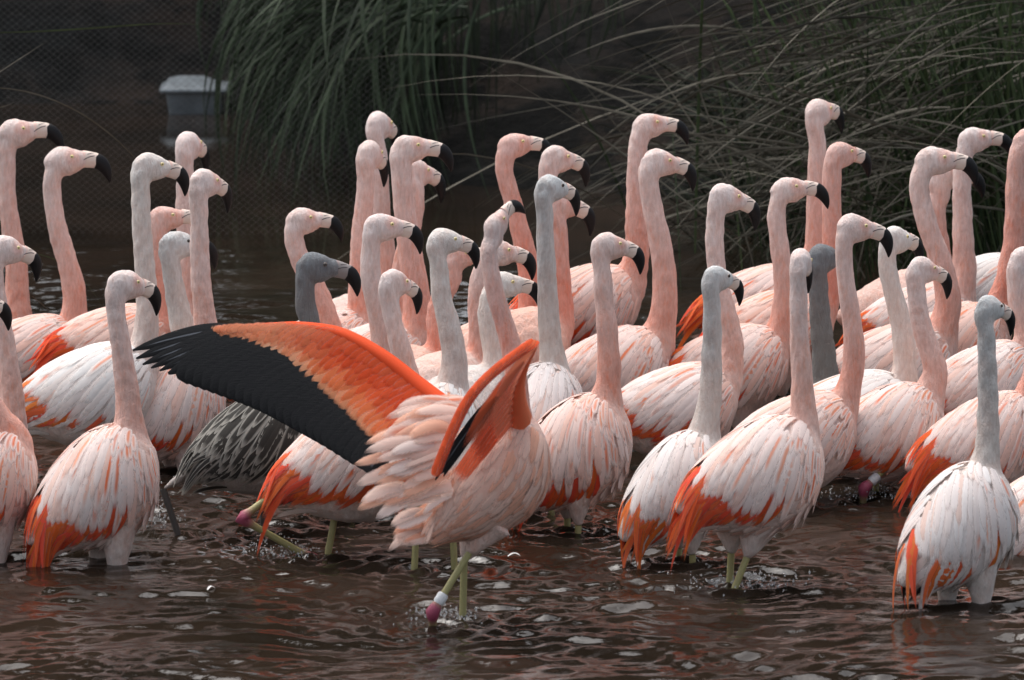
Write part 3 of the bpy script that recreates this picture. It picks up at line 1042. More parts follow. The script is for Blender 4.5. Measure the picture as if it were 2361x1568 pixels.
bird('b11', 1225, 14, 27, 1.05, [(703, 665), (704, 700), (713, 740), (724, 790), (722, 850), (700, 920)], (728, 615), 4, -12, 'G', 1, 'grey juvenile flamingo with dark scaly back and grey head behind the spread wing', hs=1.15)
bird('b12', 1040, 14, 14, 1.0, [(678, 555), (688, 590), (708, 630), (737, 685), (754, 735), (762, 800)], (698, 507), 6, -6, 'P', 1, 'pink flamingo right behind the grey juvenile head, neck curving right')
bird('b13', 900, 30, 14, .95, [(872, 350), (875, 426), (877, 494), (886, 569), (890, 626), (888, 700)], (875, 288), 64, -12, 'L', 0, 'flamingo looking away, topmost head of the middle group')
bird('b14', 985, 22, 18, 1.0, [(845, 410), (839, 475), (833, 551), (830, 626), (830, 682), (832, 745)], (853, 355), 66, -16, 'P', 1, 'slim flamingo looking away just below the topmost head of the middle group')
bird('b15', 1015, 12, 16, 1.05, [(926, 400), (930, 460), (942, 551), (953, 626), (962, 700), (955, 780)], (944, 341), 6, -6, 'P', 1, 'tall flamingo in profile with large black bill, middle of the middle group', hs=1.08, nr=1.18)
bird('b16', 915, 20, 14, .9, [(957, 440), (952, 500), (936, 580), (926, 650), (920, 720)], (958, 396), 44, -12, 'P', 0, 'flamingo nearly hidden behind the large profiled head, only its face and bill showing')
bird('b17', 1190, 18, 28, 1.0, [(855, 588), (857, 645), (868, 701), (880, 758), (886, 810), (870, 880)], (880, 522), 14, -10, 'L', 1, 'pale flamingo in front of the middle group, head in profile above the spread wing', nr=1.08, hs=1.07)
bird('b18', 1275, 12, 24, 1.2, [(900, 700), (907, 739), (921, 795), (934, 843), (946, 890), (950, 955)], (911, 650), 42, -18, 'L', 1, 'flamingo with lowered head and lifted leg whose red plumes show under the spread wing', legs=False, hs=0.93)
bird('b19', 1312, 52, 42, 0.95, [(1013, 615), (1019, 682), (1032, 739), (1043, 795), (1047, 840), (1040, 900)], (1024, 555), 26, -8, 'W', 1, 'white-necked flamingo behind the raised wings, white head above the orange wing', nr=1.05, hs=0.95)
bird('b20', 1060, 14, 15, 1.0, [(1042, 640), (1020, 680), (1010, 730), (1012, 780), (1014, 830)], (1056, 590), 8, -2, 'O', 0, 'flamingo mostly hidden behind the white-necked one, pink throat showing')
bird('b21', 1432, 34, 46, 1.04, [(1126, 575), (1131, 626), (1142, 675), (1159, 730), (1177, 795), (1190, 870), (1186, 958)], (1143, 520), 48, 34, 'P', 3, 'flamingo in front raising both wings, black flight feathers and orange coverts spread', legs=False, nr=1.0)
bird('b22', 1090, 18, 15, 1.0, [(1118, 610), (1104, 664), (1104, 720), (1109, 777), (1110, 840)], (1148, 580), 20, -10, 'P', 0, 'flamingo behind the raised bill bird, pale bill showing right of its neck')
bird('b23', 1170, 25, 20, 1.0, [(1130, 690), (1127, 730), (1133, 770), (1141, 815), (1145, 870)], (1160, 655), 14, -8, 'W', 0, 'whitish flamingo with face low, just right of the wing-spreading bird neck')
bird('b24', 950, 18, 14, 1.0, [(1162, 390), (1177, 450), (1200, 530), (1216, 610), (1222, 680), (1215, 765)], (1186, 333), 12, -2, 'O', 1, 'rosy flamingo with slanting neck, first head right of the middle group', hs=0.95)
bird('b25', 975, 24, 16, 1.0, [(1262, 420), (1262, 500), (1266, 580), (1270, 660), (1270, 740)], (1284, 364), 30, -10, 'P', 0, 'pink flamingo directly above and behind the grey-naped white head', hs=0.93)
bird('b26', 1175, 62, 30, .98, [(1255, 490), (1257, 551), (1260, 626), (1264, 701), (1269, 777), (1275, 860)], (1270, 432), 42, -10, 'GW', 2, 'flamingo with grey-naped white head and long grey-streaked neck', hs=0.96)
bird('b27', 1005, 20, 16, 1.0, [(1286, 520), (1287, 560), (1289, 610), (1291, 664), (1285, 740)], (1292, 470), 30, -12, 'O', 0, 'flamingo hidden behind the grey-naped head, orange throat and bill showing')
bird('b28', 935, 10, 12, 1.05, [(1470, 345), (1468, 400), (1467, 464), (1468, 524), (1470, 577), (1450, 650)], (1497, 288), 6, -4, 'P', 1, 'flamingo with highest head of the pair at centre right, in profile', kit=1, hs=0.97, nr=1.05)
bird('b29', 1020, 16, 16, 1.06, [(1497, 430), (1508, 494), (1520, 551), (1529, 607), (1533, 664), (1530, 720), (1512, 790)], (1519, 374), 20, -10, 'P', 1, 'flamingo with long sloping neck just below the highest centre right head', kit=1, nr=1.12)
bird('b30', 1225, 14, 40, 1.04, [(1388, 626), (1392, 682), (1398, 739), (1403, 795), (1405, 850), (1396, 930)], (1404, 565), 24, -10, 'P', 2, 'flamingo standing alone right of the raised wings, orange ruffled neck', kit=2, hs=0.96)
bird('b32', 1085, 10, 13, 1.06, [(1650, 517), (1648, 569), (1654, 640), (1670, 701), (1683, 758), (1688, 810), (1672, 880)], (1675, 455), 30, -14, 'L', 1, 'flamingo with long streaked back and head right of the tall centre pair', kit=0)
bird('b33', 1295, 28, 44, 0.95, [(1641, 700), (1642, 758), (1642, 805), (1641, 862), (1637, 918), (1622, 1010)], (1654, 640), 44, -12, 'GW', 2, 'white flamingo with grey head and neck beside the big front right bird', kit=1, hs=0.92)
bird('b34', 1350, 18, 28, 1.08, [(1840, 665), (1840, 710), (1842, 766), (1846, 824), (1851, 892), (1850, 990)], (1846, 605), 74, -14, 'L', 2, 'big front flamingo with head turned away and vivid red wing and plumes', kit=1, nr=1.0)
bird('b35', 1060, 30, 35, 0.75, [(1886, 640), (1888, 691), (1892, 748), (1900, 824), (1902, 900)], (1897, 593), 46, -6, 'G', 0, 'dark grey-necked young flamingo head behind the white-headed front bird')
bird('b36', 1160, 14, 17, 1.04, [(1945, 590), (1950, 646), (1960, 710), (1967, 766), (1969, 815), (1965, 860), (1942, 940)], (1970, 525), 20, -10, 'P', 1, 'flamingo in profile with black bill, centre of the right group', hs=1.03)
bird('b37', 1010, 14, 12, 1.05, [(1790, 503), (1797, 559), (1805, 616), (1808, 672), (1806, 729), (1790, 790)], (1816, 437), 8, -2, 'P', 1, 'flamingo in level profile left of the two tall close necks at right', kit=1, hs=1.02)
bird('b38', 905, 14, 12, 1.05, [(1884, 320), (1884, 371), (1883, 446), (1882, 522), (1880, 581), (1855, 650)], (1888, 259), 54, 2, 'P', 1, 'flamingo with the highest head of all, face turned away, at right')
bird('b39', 960, 12, 12, 1.05, [(1918, 410), (1917, 465), (1920, 522), (1921, 578), (1916, 635), (1895, 705)], (1938, 354), 36, -4, 'O', 1, 'deep pink flamingo just right of and below the highest head', hs=0.92)
bird('b40', 1095, 12, 10, 1.04, [(2046, 608), (2054, 653), (2068, 710), (2081, 766), (2087, 820), (2078, 900)], (2063, 552), 44, -6, 'W', 1, 'all white flamingo with white back in the middle of the right group')
bird('b41', 1035, 12, 15, 1.12, [(2119, 430), (2129, 484), (2146, 541), (2166, 597), (2181, 653), (2186, 710), (2165, 785)], (2153, 369), 10, -8, 'P', 1, 'large pink flamingo with yellow eye in profile near the right edge', hs=1.14, nr=1.12)
bird('b42', 925, 20, 14, .95, [(2168, 445), (2158, 480), (2157, 530), (2164, 580), (2165, 650)], (2182, 402), 16, -6, 'P', 0, 'flamingo hidden behind the large profiled head near the right edge')
bird('b43', 935, 12, 14, 1.0, [(2219, 385), (2218, 446), (2220, 522), (2222, 578), (2224, 623), (2210, 690)], (2247, 321), 12, -2, 'L', 1, 'pale flamingo with straight white neck behind, highest at the right edge', hs=0.97)
bird('b44', 985, 12, 16, 1.05, [(2346, 385), (2343, 430), (2343, 484), (2339, 559), (2332, 616), (2320, 665), (2295, 735)], (2374, 325), 14, -4, 'O', 1, 'deep pink flamingo whose neck rises along the right edge', kit=1, nr=1.15)
bird('b45', 900, 12, 12, .95, [(2392, 380), (2390, 450), (2386, 520), (2375, 570), (2356, 622)], (2410, 320), 12, -2, 'W', 1, 'pale flamingo at the far right edge with only its white back in view')
bird('b46', 1140, 18, 22, 1.0, [(2114, 680), (2120, 729), (2133, 778), (2148, 820), (2156, 860), (2140, 915)], (2128, 620), 34, -14, 'L', 2, 'flamingo with lowered head and red plumes in front of the right group', kit=1, hs=0.92)
bird('b47', 1388, 34, 44, 1.02, [(2273, 759), (2275, 805), (2277, 881), (2278, 956), (2277, 1020), (2270, 1085)], (2283, 708), 42, -14, 'GW', 2, 'front right white flamingo with blue-grey head and few orange tail feathers', kit=2, nr=1.02, hs=0.9)
bird('b48', 1105, 14, 20, 1.03, [(2346, 650), (2348, 690), (2358, 730), (2368, 770), (2362, 820)], (2366, 600), 30, -10, 'L', 1, 'flamingo cut by the right edge with red wing patch behind the grey head')
bird('b49', 1165, 20, 22, 1.06, [(2400, 700), (2392, 760), (2388, 820), (2384, 870), (2362, 935)], (2415, 640), 30, -8, 'P', 1, 'flamingo cut by the right edge, orange tail tuft behind the front right neck', kit=1)
bird('b50', 1260, 22, 24, 1.2, [(2570, 860), (2560, 920), (2552, 980), (2540, 1030), (2515, 1100)], (2590, 800), 30, -8, 'L', 1, 'flamingo at the right edge with only pale tail and red plumes in view')


def torso_closed(S):
    xs = np.linspace(TX[0], TX[-1], 26)
    th = np.linspace(0, 2 * math.pi, 20, endpoint=False)
    v = []
    for x in xs:
        r, z = float(t_r(x)), float(t_z(x))
        v.append(np.stack([np.full(20, x), r * .94 * np.sin(th), z + r * np.cos(th)], -1))
    v = np.array(v).reshape(-1, 3)
    f = grid_faces(26, 20, True)
    m = len(v)
    v = np.concatenate([v, [[TX[0] - .002, 0, float(t_z(TX[0]))], [TX[-1] + .002, 0, float(t_z(TX[-1]))]]])
    j = np.arange(20)
    tri = np.concatenate([np.stack([np.full(20, m), j, (j + 1) % 20], -1), np.stack([np.full(20, m + 1), 25 * 20 + (j + 1) % 20, 25 * 20 + j], -1)])
    return v * S * np.array([XS, 1, 1]), f, tri


XS = .87                       # bodies are shorter than they are deep
NB = np.array([.156 * XS, 0, .048])
LEGS_AT = []
THIGH = {'b10': .13, 'b47': .13, 'b4': .11}


def prepare(b):
    S = b['S']
    R = rotm(b['psi'], b['tilt'])
    Y0 = YW(b['wy'])
    o = R @ (NB * S)
    N = P(*b['neck'][-1], Y0 + o[1])
    C = N - o
    b['R'], b['C'] = R, C
    # head
    turned = min(1.0, max(0.0, math.degrees(b['al']) - 10) / 15)      # heads turned away hang their bills more
    if b['key'] == 'b21': turned = 0
    b['be'] -= math.radians(9) * turned
    b['hs'] *= 1 + .10 * turned
    Hr = rotm(b['al'], b['be'])
    hl = 139.0 * Y0 / FPX * b['hs']
    Yn = N[1]
    hc = P(*b['head'], Yn + math.sin(b['al']) * .02)
    b['Hr'], b['hl'] = Hr, hl
    ho = hc - Hr @ (np.array([.30, 0, -.03]) * hl)
    b['ho'] = ho
    nk = [P(x, y, Yn + (math.sin(b['al']) * .0)) for x, y in b['neck']]
    top2 = ho + Hr @ (np.array([.24, 0, -.06]) * hl)
    top1 = ho + Hr @ (np.array([.165, 0, -.17]) * hl)
    path = [top2, top1] + nk + [C + R @ (np.array([.100 * XS, 0, .006]) * S)]
    k = len(path)
    f = np.linspace(0, 1, k - 1)
    pp = catmull(np.array(path), 8)
    i_n = (k - 2) * 8                                   # index of the neck base on the path
    arc = np.concatenate([[0], np.cumsum(np.linalg.norm(np.diff(pp, axis=0), axis=1))])
    px = (arc[i_n] - arc) * FPX / Y0                    # length of neck above its base, in picture units
    rr = np.interp(px, [-60, -30, 0, 25, 60, 120, 220, 330], [56, 52, 43, 35, 29.5, 26.5, 23.5, 21.5]) * Y0 / FPX * b['nr']
    b['npath'], b['nrad'] = pp, rr
    # pieces to be fused
    V, F4, F3, off = [], [], [], 0
    def addp(v, f4, f3):
        nonlocal off
        V.append(v); F4.append(f4 + off); F3.append(f3 + off); off += len(v)
    v, f, t = torso_closed(S)
    addp(v @ R.T + C, f, t)
    v, f, t = tube(pp, rr, 16)
    addp(v, f, t)
    v, f, t = SK
    addp(v * hl @ Hr.T + ho, f, t)
    # thighs
    b['legpts'] = []
    F = np.array([math.cos(b['psi']), math.sin(b['psi']), 0]); Lf = np.array([-math.sin(b['psi']), math.cos(b['psi']), 0])
    rs = np.random.default_rng(int(b['key'][1:]))
    specs = LEGSPEC.get(b['key'])
    if specs is None:
        specs = []
        for sg in (-1, 1):
            hip = C + F * rs.uniform(-.01, .03) + Lf * sg * .045 * S + np.array([0, 0, -.055 * S])
            st = rs.uniform(-.05, .05)
            foot = np.array([hip[0], hip[1], -.36]) + F * st
            kn = hip + (foot - hip) * min(.9, (THIGH.get(b['key'], .075) * S + .015) / max(.05, hip[2] - foot[2]))
            specs.append([hip, kn, foot])
    else:
        specs = [[P(x, y, Y0 + dy) for x, y, dy in sp] for sp in specs]
    for sp in specs:
        hip, kn = sp[0], sp[1]
        pts = np.array([hip + (hip - kn) * .2, hip, hip + (kn - hip) * .5, kn])
        pts = catmull(pts, 4)
        v, f, t = tube(pts, np.interp(np.linspace(0, 1, len(pts)), [0, .3, .65, 1], np.array([.055 * S, .046 * S, .028 * S, .0105]) * (.45 if b['key'] in ('b11', 'b18') and sp is specs[0] else 1)), 12)
        addp(v, f, t)
        b['legpts'].append(np.array(sp[1:]))
        a = sp[-1] if sp[-1][2] < 0.05 else sp[1]
        pr = np.array(sp[1:])
        for i in range(len(pr) - 1):
            if pr[i][2] > 0 >= pr[i + 1][2]:
                tt = pr[i][2] / (pr[i][2] - pr[i + 1][2])
                q = pr[i] + (pr[i + 1] - pr[i]) * tt
                LEGS_AT.append((q[0], q[1], 1.0))
    v = np.concatenate(V)
    b['root'] = np.array([C[0], C[1], 0.0])
    fs = [tuple(q) for q in np.concatenate(F4).tolist()] + [tuple(q) for q in np.concatenate(F3).tolist()]
    me = bpy.data.meshes.new('tmp')
    me.from_pydata((v - b['root']).tolist(), [], fs)
    ob = bpy.data.objects.new('tmp', me)
    COL.objects.link(ob)
    m = ob.modifiers.new('r', 'REMESH')
    m.mode = 'VOXEL'
    m.voxel_size = .0062
    m2 = ob.modifiers.new('s', 'SMOOTH')
    m2.factor = .5
    m2.iterations = 5
    b['tmp'] = ob


# legs that show clearly: hip, end of the feathered thigh, joint(s), foot; (pixel, depth offset)
LEGSPEC = {
    'b21': [[(1120, 1215, -.04), (1082, 1275, -.05), (997, 1412, -.09), (1000, 1520, -.02)], [(1100, 1225, .05), (1070, 1290, .05), (1064, 1560, .05)]],
    'b18': [[(730, 1070, -.03), (650, 1122, -.05), (556, 1196, -.08), (722, 1290, -.02), (760, 1330, .0)], [(790, 1130, .0), (772, 1190, .0), (734, 1400, -.01)]],
    'b34': [[(1690, 1210, .03), (1686, 1275, .03), (1676, 1480, .03)], [(1745, 1215, -.02), (1722, 1285, -.03), (1650, 1470, -.06)]],
    'b46': [[(2060, 1040, -.05), (2046, 1078, -.07), (1992, 1126, -.10), (1985, 1230, -.05)], [(2030, 1050, .05), (2020, 1095, .05), (2016, 1260, .05)]],
    'b11': [[(470, 1070, .0), (376, 1128, -.03), (440, 1320, -.05)], [(620, 1110, .0), (608, 1165, .0), (605, 1330, .0)]],
}

for b in BIRDS: prepare(b)
dg = bpy.context.evaluated_depsgraph_get()
dg.update()
for b in BIRDS:
    ev = b['tmp'].evaluated_get(dg)
    b['mesh'] = bpy.data.meshes.new_from_object(ev)
for b in BIRDS:
    me0 = b['tmp'].data
    bpy.data.objects.remove(b['tmp'])
    bpy.data.meshes.remove(me0)


def lerp(a, b_, t): return a * (1 - t) + b_ * t


def ss(x, a, b_):
    t = np.clip((x - a) / (b_ - a), 0, 1)
    return t * t * (3 - 2 * t)


def paint(b):
    me = b['mesh']
    me.name = 'body'
    n = len(me.vertices)
    co = np.zeros(n * 3, np.float32)
    me.vertices.foreach_get('co', co)
    w = co.reshape(-1, 3) + b['root']
    hd, nu, nl, br, tint, stk, red = [np.array(x) if isinstance(x, tuple) else x for x in CS[b['cs']]]
    pp, rr = b['npath'], b['nrad']
    d = np.linalg.norm(w[:, None, :] - pp[None], axis=2) / rr[None]
    i = d.argmin(1)
    t = i / (len(pp) - 1)
    dn = d[np.arange(n), i]
    nc = lerp(nu, nl, ss(t, .15, .85)[:, None])
    nc = lerp(hd, nc, ss(t, .02, .2)[:, None])
    q = ((w - b['C']) @ b['R']) / b['S']
    # slightly uneven, downy surface
    jig = np.zeros(n)
    for sd_ in range(7):
        rj = np.random.default_rng(sd_ + int(b['key'][1:]) * 10)
        kv = rj.normal(0, 1, 3) * np.array([1, 1, .5]) * (60 if sd_ < 3 else 170)
        jig += np.sin(w @ kv + rj.uniform(0, 6)) * (.0006 if sd_ < 3 else .00045)
    nrm_ = np.zeros(n * 3, np.float32)
    me.vertices.foreach_get('normal', nrm_)
    me.vertices.foreach_set('co', (co.reshape(-1, 3) + nrm_.reshape(-1, 3) * jig[:, None]).astype(np.float32).ravel())
    onbody = ss(t, .80, .96) * 1.0
    far = ss(dn, 1.0, 1.7)
    body = br[None] * np.ones((n, 1))
    # belly and thighs fade to greyish white
    body = lerp(body, np.array([.66, .60, .56])[None], (ss(-q[:, 2], .03, .12) * .6)[:, None])
    c = lerp(nc, body, np.clip(onbody * .75 + far * ss(t, .5, .8), 0, 1)[:, None])
    # head details
    hq = ((w - b['ho']) @ b['Hr']) / b['hl']
    inh = (hq[:, 0] > -.1) & (hq[:, 0] < .75) & (hq[:, 2] > -.28) & (np.abs(hq[:, 1]) < .25) & (hq[:, 2] < .3)
    hc = hd[None] * np.ones((n, 1))
    ed = np.hypot(hq[:, 0] - .42, hq[:, 2] - .047)
    if b['cs'] in ('P', 'L', 'O'):
        hc = lerp(hc, np.array([.80, .42, .34])[None], (.55 * (1 - ss(ed, .05, .16)))[:, None])
        hc = lerp(hc, np.array([.80, .50, .38])[None], (.40 * ss(hq[:, 0], .30, .5) * ss(-hq[:, 2], .02, .14))[:, None])
    if b['cs'] == 'G':
        hc = lerp(hc, np.array([.12, .12, .13])[None], (.6 * (1 - ss(ed, .04, .14)))[:, None])
    c = np.where(inh[:, None], lerp(c, hc, ss(hq[:, 2], -.26, -.10)[:, None]), c)
    if b['cs'] == 'GW':   # grey smudge down the nape
        back = -((w - pp[i]) @ b['Hr'][:, 0]) / rr[i]
        g = ss(back, -.4, .8) * (1 - ss(t, .45, .75)) * (t > .03)
        rn = np.random.default_rng(5).uniform(.5, 1, n)
        c = lerp(c, np.array([.30, .31, .315])[None], (g * .55 * rn)[:, None])
    set_col(me, np.clip(c, 0, 1))
    me.materials.clear()
    me.materials.append(M['plumage'])
    me.polygons.foreach_set('use_smooth', np.ones(len(me.polygons), bool))


def leg_mesh(pts, root, S, grey):
    pts = np.asarray(pts) - root
    # joints (all inner points) get the swollen ankle
    dense, rad, col = [], [], []
    yl = np.array([.33, .30, .13]) if not grey else np.array([.06, .055, .05])
    if b_hide(grey): pass
    pk = np.array([.30, .055, .10]) if not grey else np.array([.05, .045, .045])
    for i in range(len(pts) - 1):
        for f in np.linspace(0, 1, 12, endpoint=(i == len(pts) - 2)):
            p = pts[i] * (1 - f) + pts[i + 1] * f
            L = np.linalg.norm(pts[i + 1] - pts[i])
            dj = min([abs(f * L) if i > 0 else 9, abs((1 - f) * L) if i < len(pts) - 2 else 9])
            k = math.exp(-(dj / .022) ** 2)
            dense.append(p); rad.append((.0078 + .0075 * k) * S); col.append(yl * (1 - min(1, k * 1.6)) + pk * min(1, k * 1.6))
    dense = np.array(dense)
    v, f, t = tube(dense, rad, 8, False)
    me = new_mesh('leg', v, f, True, M['skin'])
    set_col(me, np.repeat(np.array(col), 8, 0))
    return me


def b_hide(g): return False


GREY = {'b11', 'b35'}
MAIN = {}


def col4(c, a=0.0): return (float(c[0]), float(c[1]), float(c[2]), float(a))


def assemble(b):
    key, S = b['key'], b['S']
    paint(b)
    root = empty('flamingo', tuple(b['root']), b['label'], 'flamingo', 'flamingos wading in the pond')
    b['obj'] = root
    mesh_obj('body', b['mesh'], root)
    hd, nu, nl, br, tint, stk, red = [np.array(x) if isinstance(x, tuple) else x for x in CS[b['cs']]]
    juv = b['cs'] == 'G'
    # head pieces
    HM = Matrix.Translation(Vector(b['ho'] - b['root'])) @ Matrix(b['Hr'].tolist()).to_4x4() @ Matrix.Scale(b['hl'], 4)
    bill = mesh_obj('bill', BILL, root)
    bill.matrix_local = HM
    bill.color = (1, 1, 1, 1) if not juv else (.35, .38, .42, 1)
    tip = mesh_obj('bill_tip', BTIP, bill)
    tip.color = (1, 1, 1, 1)
    gp = mesh_obj('gape_line', GAPE, bill)
    for sg in (-1, 1):
        e = mesh_obj('eye', EYE_D if juv or b['cs'] == 'GW' else EYE_Y, root)
        e.matrix_local = HM @ Matrix.Translation((.42, sg * .136, .047)) @ Matrix.Diagonal((.030, sg * .024, .030, 1))
    for lp in b['legpts']:
        me = leg_mesh(lp, b['root'], .8 + .2 * S, key in GREY or juv)
        lg = mesh_obj('leg', me, root)
        if key in ('b21', 'b46') and len(lp) > 2:   # white ring above the joint
            a, j = lp[0] - b['root'], lp[1] - b['root']
            d = (a - j) / np.linalg.norm(a - j)
            v, f, _ = tube(np.array([j + d * .022, j + d * .026, j + d * .044, j + d * .048]), [.0105, .0125, .0125, .0105], 12, False)
            mesh_obj('leg_ring', new_mesh('leg_ring', v, f, True, M['ring']), lg)
    if b['feat'] == 0:
        return
    KM = Matrix.Translation(Vector(b['C'] - b['root'])) @ Matrix(b['R'].tolist()).to_4x4() @ Matrix.Diagonal((S * XS, S, S, 1))
    rs = np.random.default_rng(100 + int(key[1:]))
    kit = KITS[b['kit']]
    for sg in ((-1,) if b['feat'] == 1 else (-1, 1)):
        wing = mesh_obj('wing', PATCH[sg], root)
        wing.matrix_local = KM
        wing.color = col4(tint * np.array([1, .96, .95])) if not juv else (.09, .086, .08, 0)
        if b['feat'] == 3:
            wing.color = col4(np.array([.84, .56, .46]))
            if sg == -1:
                for me, a0, rv in CONTOUR:
                    o = mesh_obj('contour_feather', me, wing)
                    k_ = rs.uniform()
                    o.color = col4((np.array([.85, .60, .50]) if k_ < .65 else np.array([.84, .47, .34])) * rs.uniform(.95, 1.04))
            continue
        for me, layer, rv in kit[sg]:
            if layer.startswith('small') and rs.uniform() < .12: continue
            if layer == 'contour' and b['feat'] != 2: continue
            if juv and layer == 'plume' and rv < .7: continue
            if b['cs'] in ('W', 'GW') and layer == 'plume' and rv < (.75 if key == 'b47' else .4): continue
            k_ = rs.uniform(-1, 1)
            c = tint * rs.uniform(.95, 1.03) * np.array([1, 1 + .035 * k_, 1 + .05 * k_])
            if layer == 'contour': c = br * rs.uniform(.94, 1.04)
            a = 0.0
            if layer == 'black':
                c = np.array([.016, .016, .018])
            elif layer in ('red', 'plume'):
                if juv: c = np.array([.05, .048, .045])
                else:
                    c = red * rs.uniform(.92, 1.1) * np.array([1.05, rs.uniform(.75, 1.5), rs.uniform(.8, 1.6)])
                    if b['cs'] in ('W', 'GW') and (layer == 'red' and rs.uniform() < .6): c = tint
            else:
                p_ = {'s': .60, 'p': .28, 't': 0, 'c': 0}[layer[0]]
                if layer in ('pale0', 'pale1'): p_ = .10
                if rs.uniform() < p_ * (stk / .8): a = rs.uniform(.5, 1.0)
                elif rs.uniform() < .35 * stk: c = c * np.array([1, .86, .80])
            o = mesh_obj('feather', me, wing)
            o.color = col4(np.clip(c, 0, .95), a)
            if juv:
                o.material_slots[0].link = 'OBJECT'
                o.material_slots[0].material = M['juv']
                o.color = col4(c, 1)


for b in BIRDS:
    assemble(b)
    MAIN[b['key']] = b


# ---------------------------------------------------------------- the raised wings of the front bird
def interp_curve(pts, t):
    pts = np.asarray(pts, float)
    c = catmull(pts, 10)
    s = np.concatenate([[0], np.cumsum(np.linalg.norm(np.diff(c[:, :2], axis=0), axis=1))])
    s /= s[-1]
    return np.array([np.interp(t, s, c[:, k]) for k in range(c.shape[1])])


def spread_feather(parent, root, p0, p1, half, color, mat, prof, name, nrm=(0, -1, .25), sag=0.0, lift=0.0, arch=.18, n=9, streak=0.0, bend=None):
    t = np.linspace(0, 1, n)[:, None]
    mid = (p0 + p1) / 2 + np.array([0, 0, -sag]) + (bend if bend is not None else 0)
    c = (1 - t) ** 2 * p0 + 2 * t * (1 - t) * mid + t ** 2 * p1
    nv = np.tile(np.array(nrm, float) / np.linalg.norm(nrm), (n, 1))
    d = np.gradient(c, axis=0); d /= np.linalg.norm(d, axis=1)[:, None]
    nv = nv - d * (nv * d).sum(1)[:, None]
    nv /= np.linalg.norm(nv, axis=1)[:, None]
    c = c + nv * lift
    pf = np.interp(np.linspace(0, 1, n), np.linspace(0, 1, len(prof)), prof)
    me = feather_mesh(c - root, nv, half, mat, pf, name, arch)
    o = mesh_obj(name, me, parent)
    o.color = col4(np.clip(color, 0, .95), streak)
    return o


_t = np.linspace(0, 1, 41)
PROF_FLIGHT = np.where(_t < .86, np.clip(.5 + _t * 1.2, 0, 1), np.sqrt(np.clip(1 - ((_t - .86) / .142) ** 2, 0, 1)))


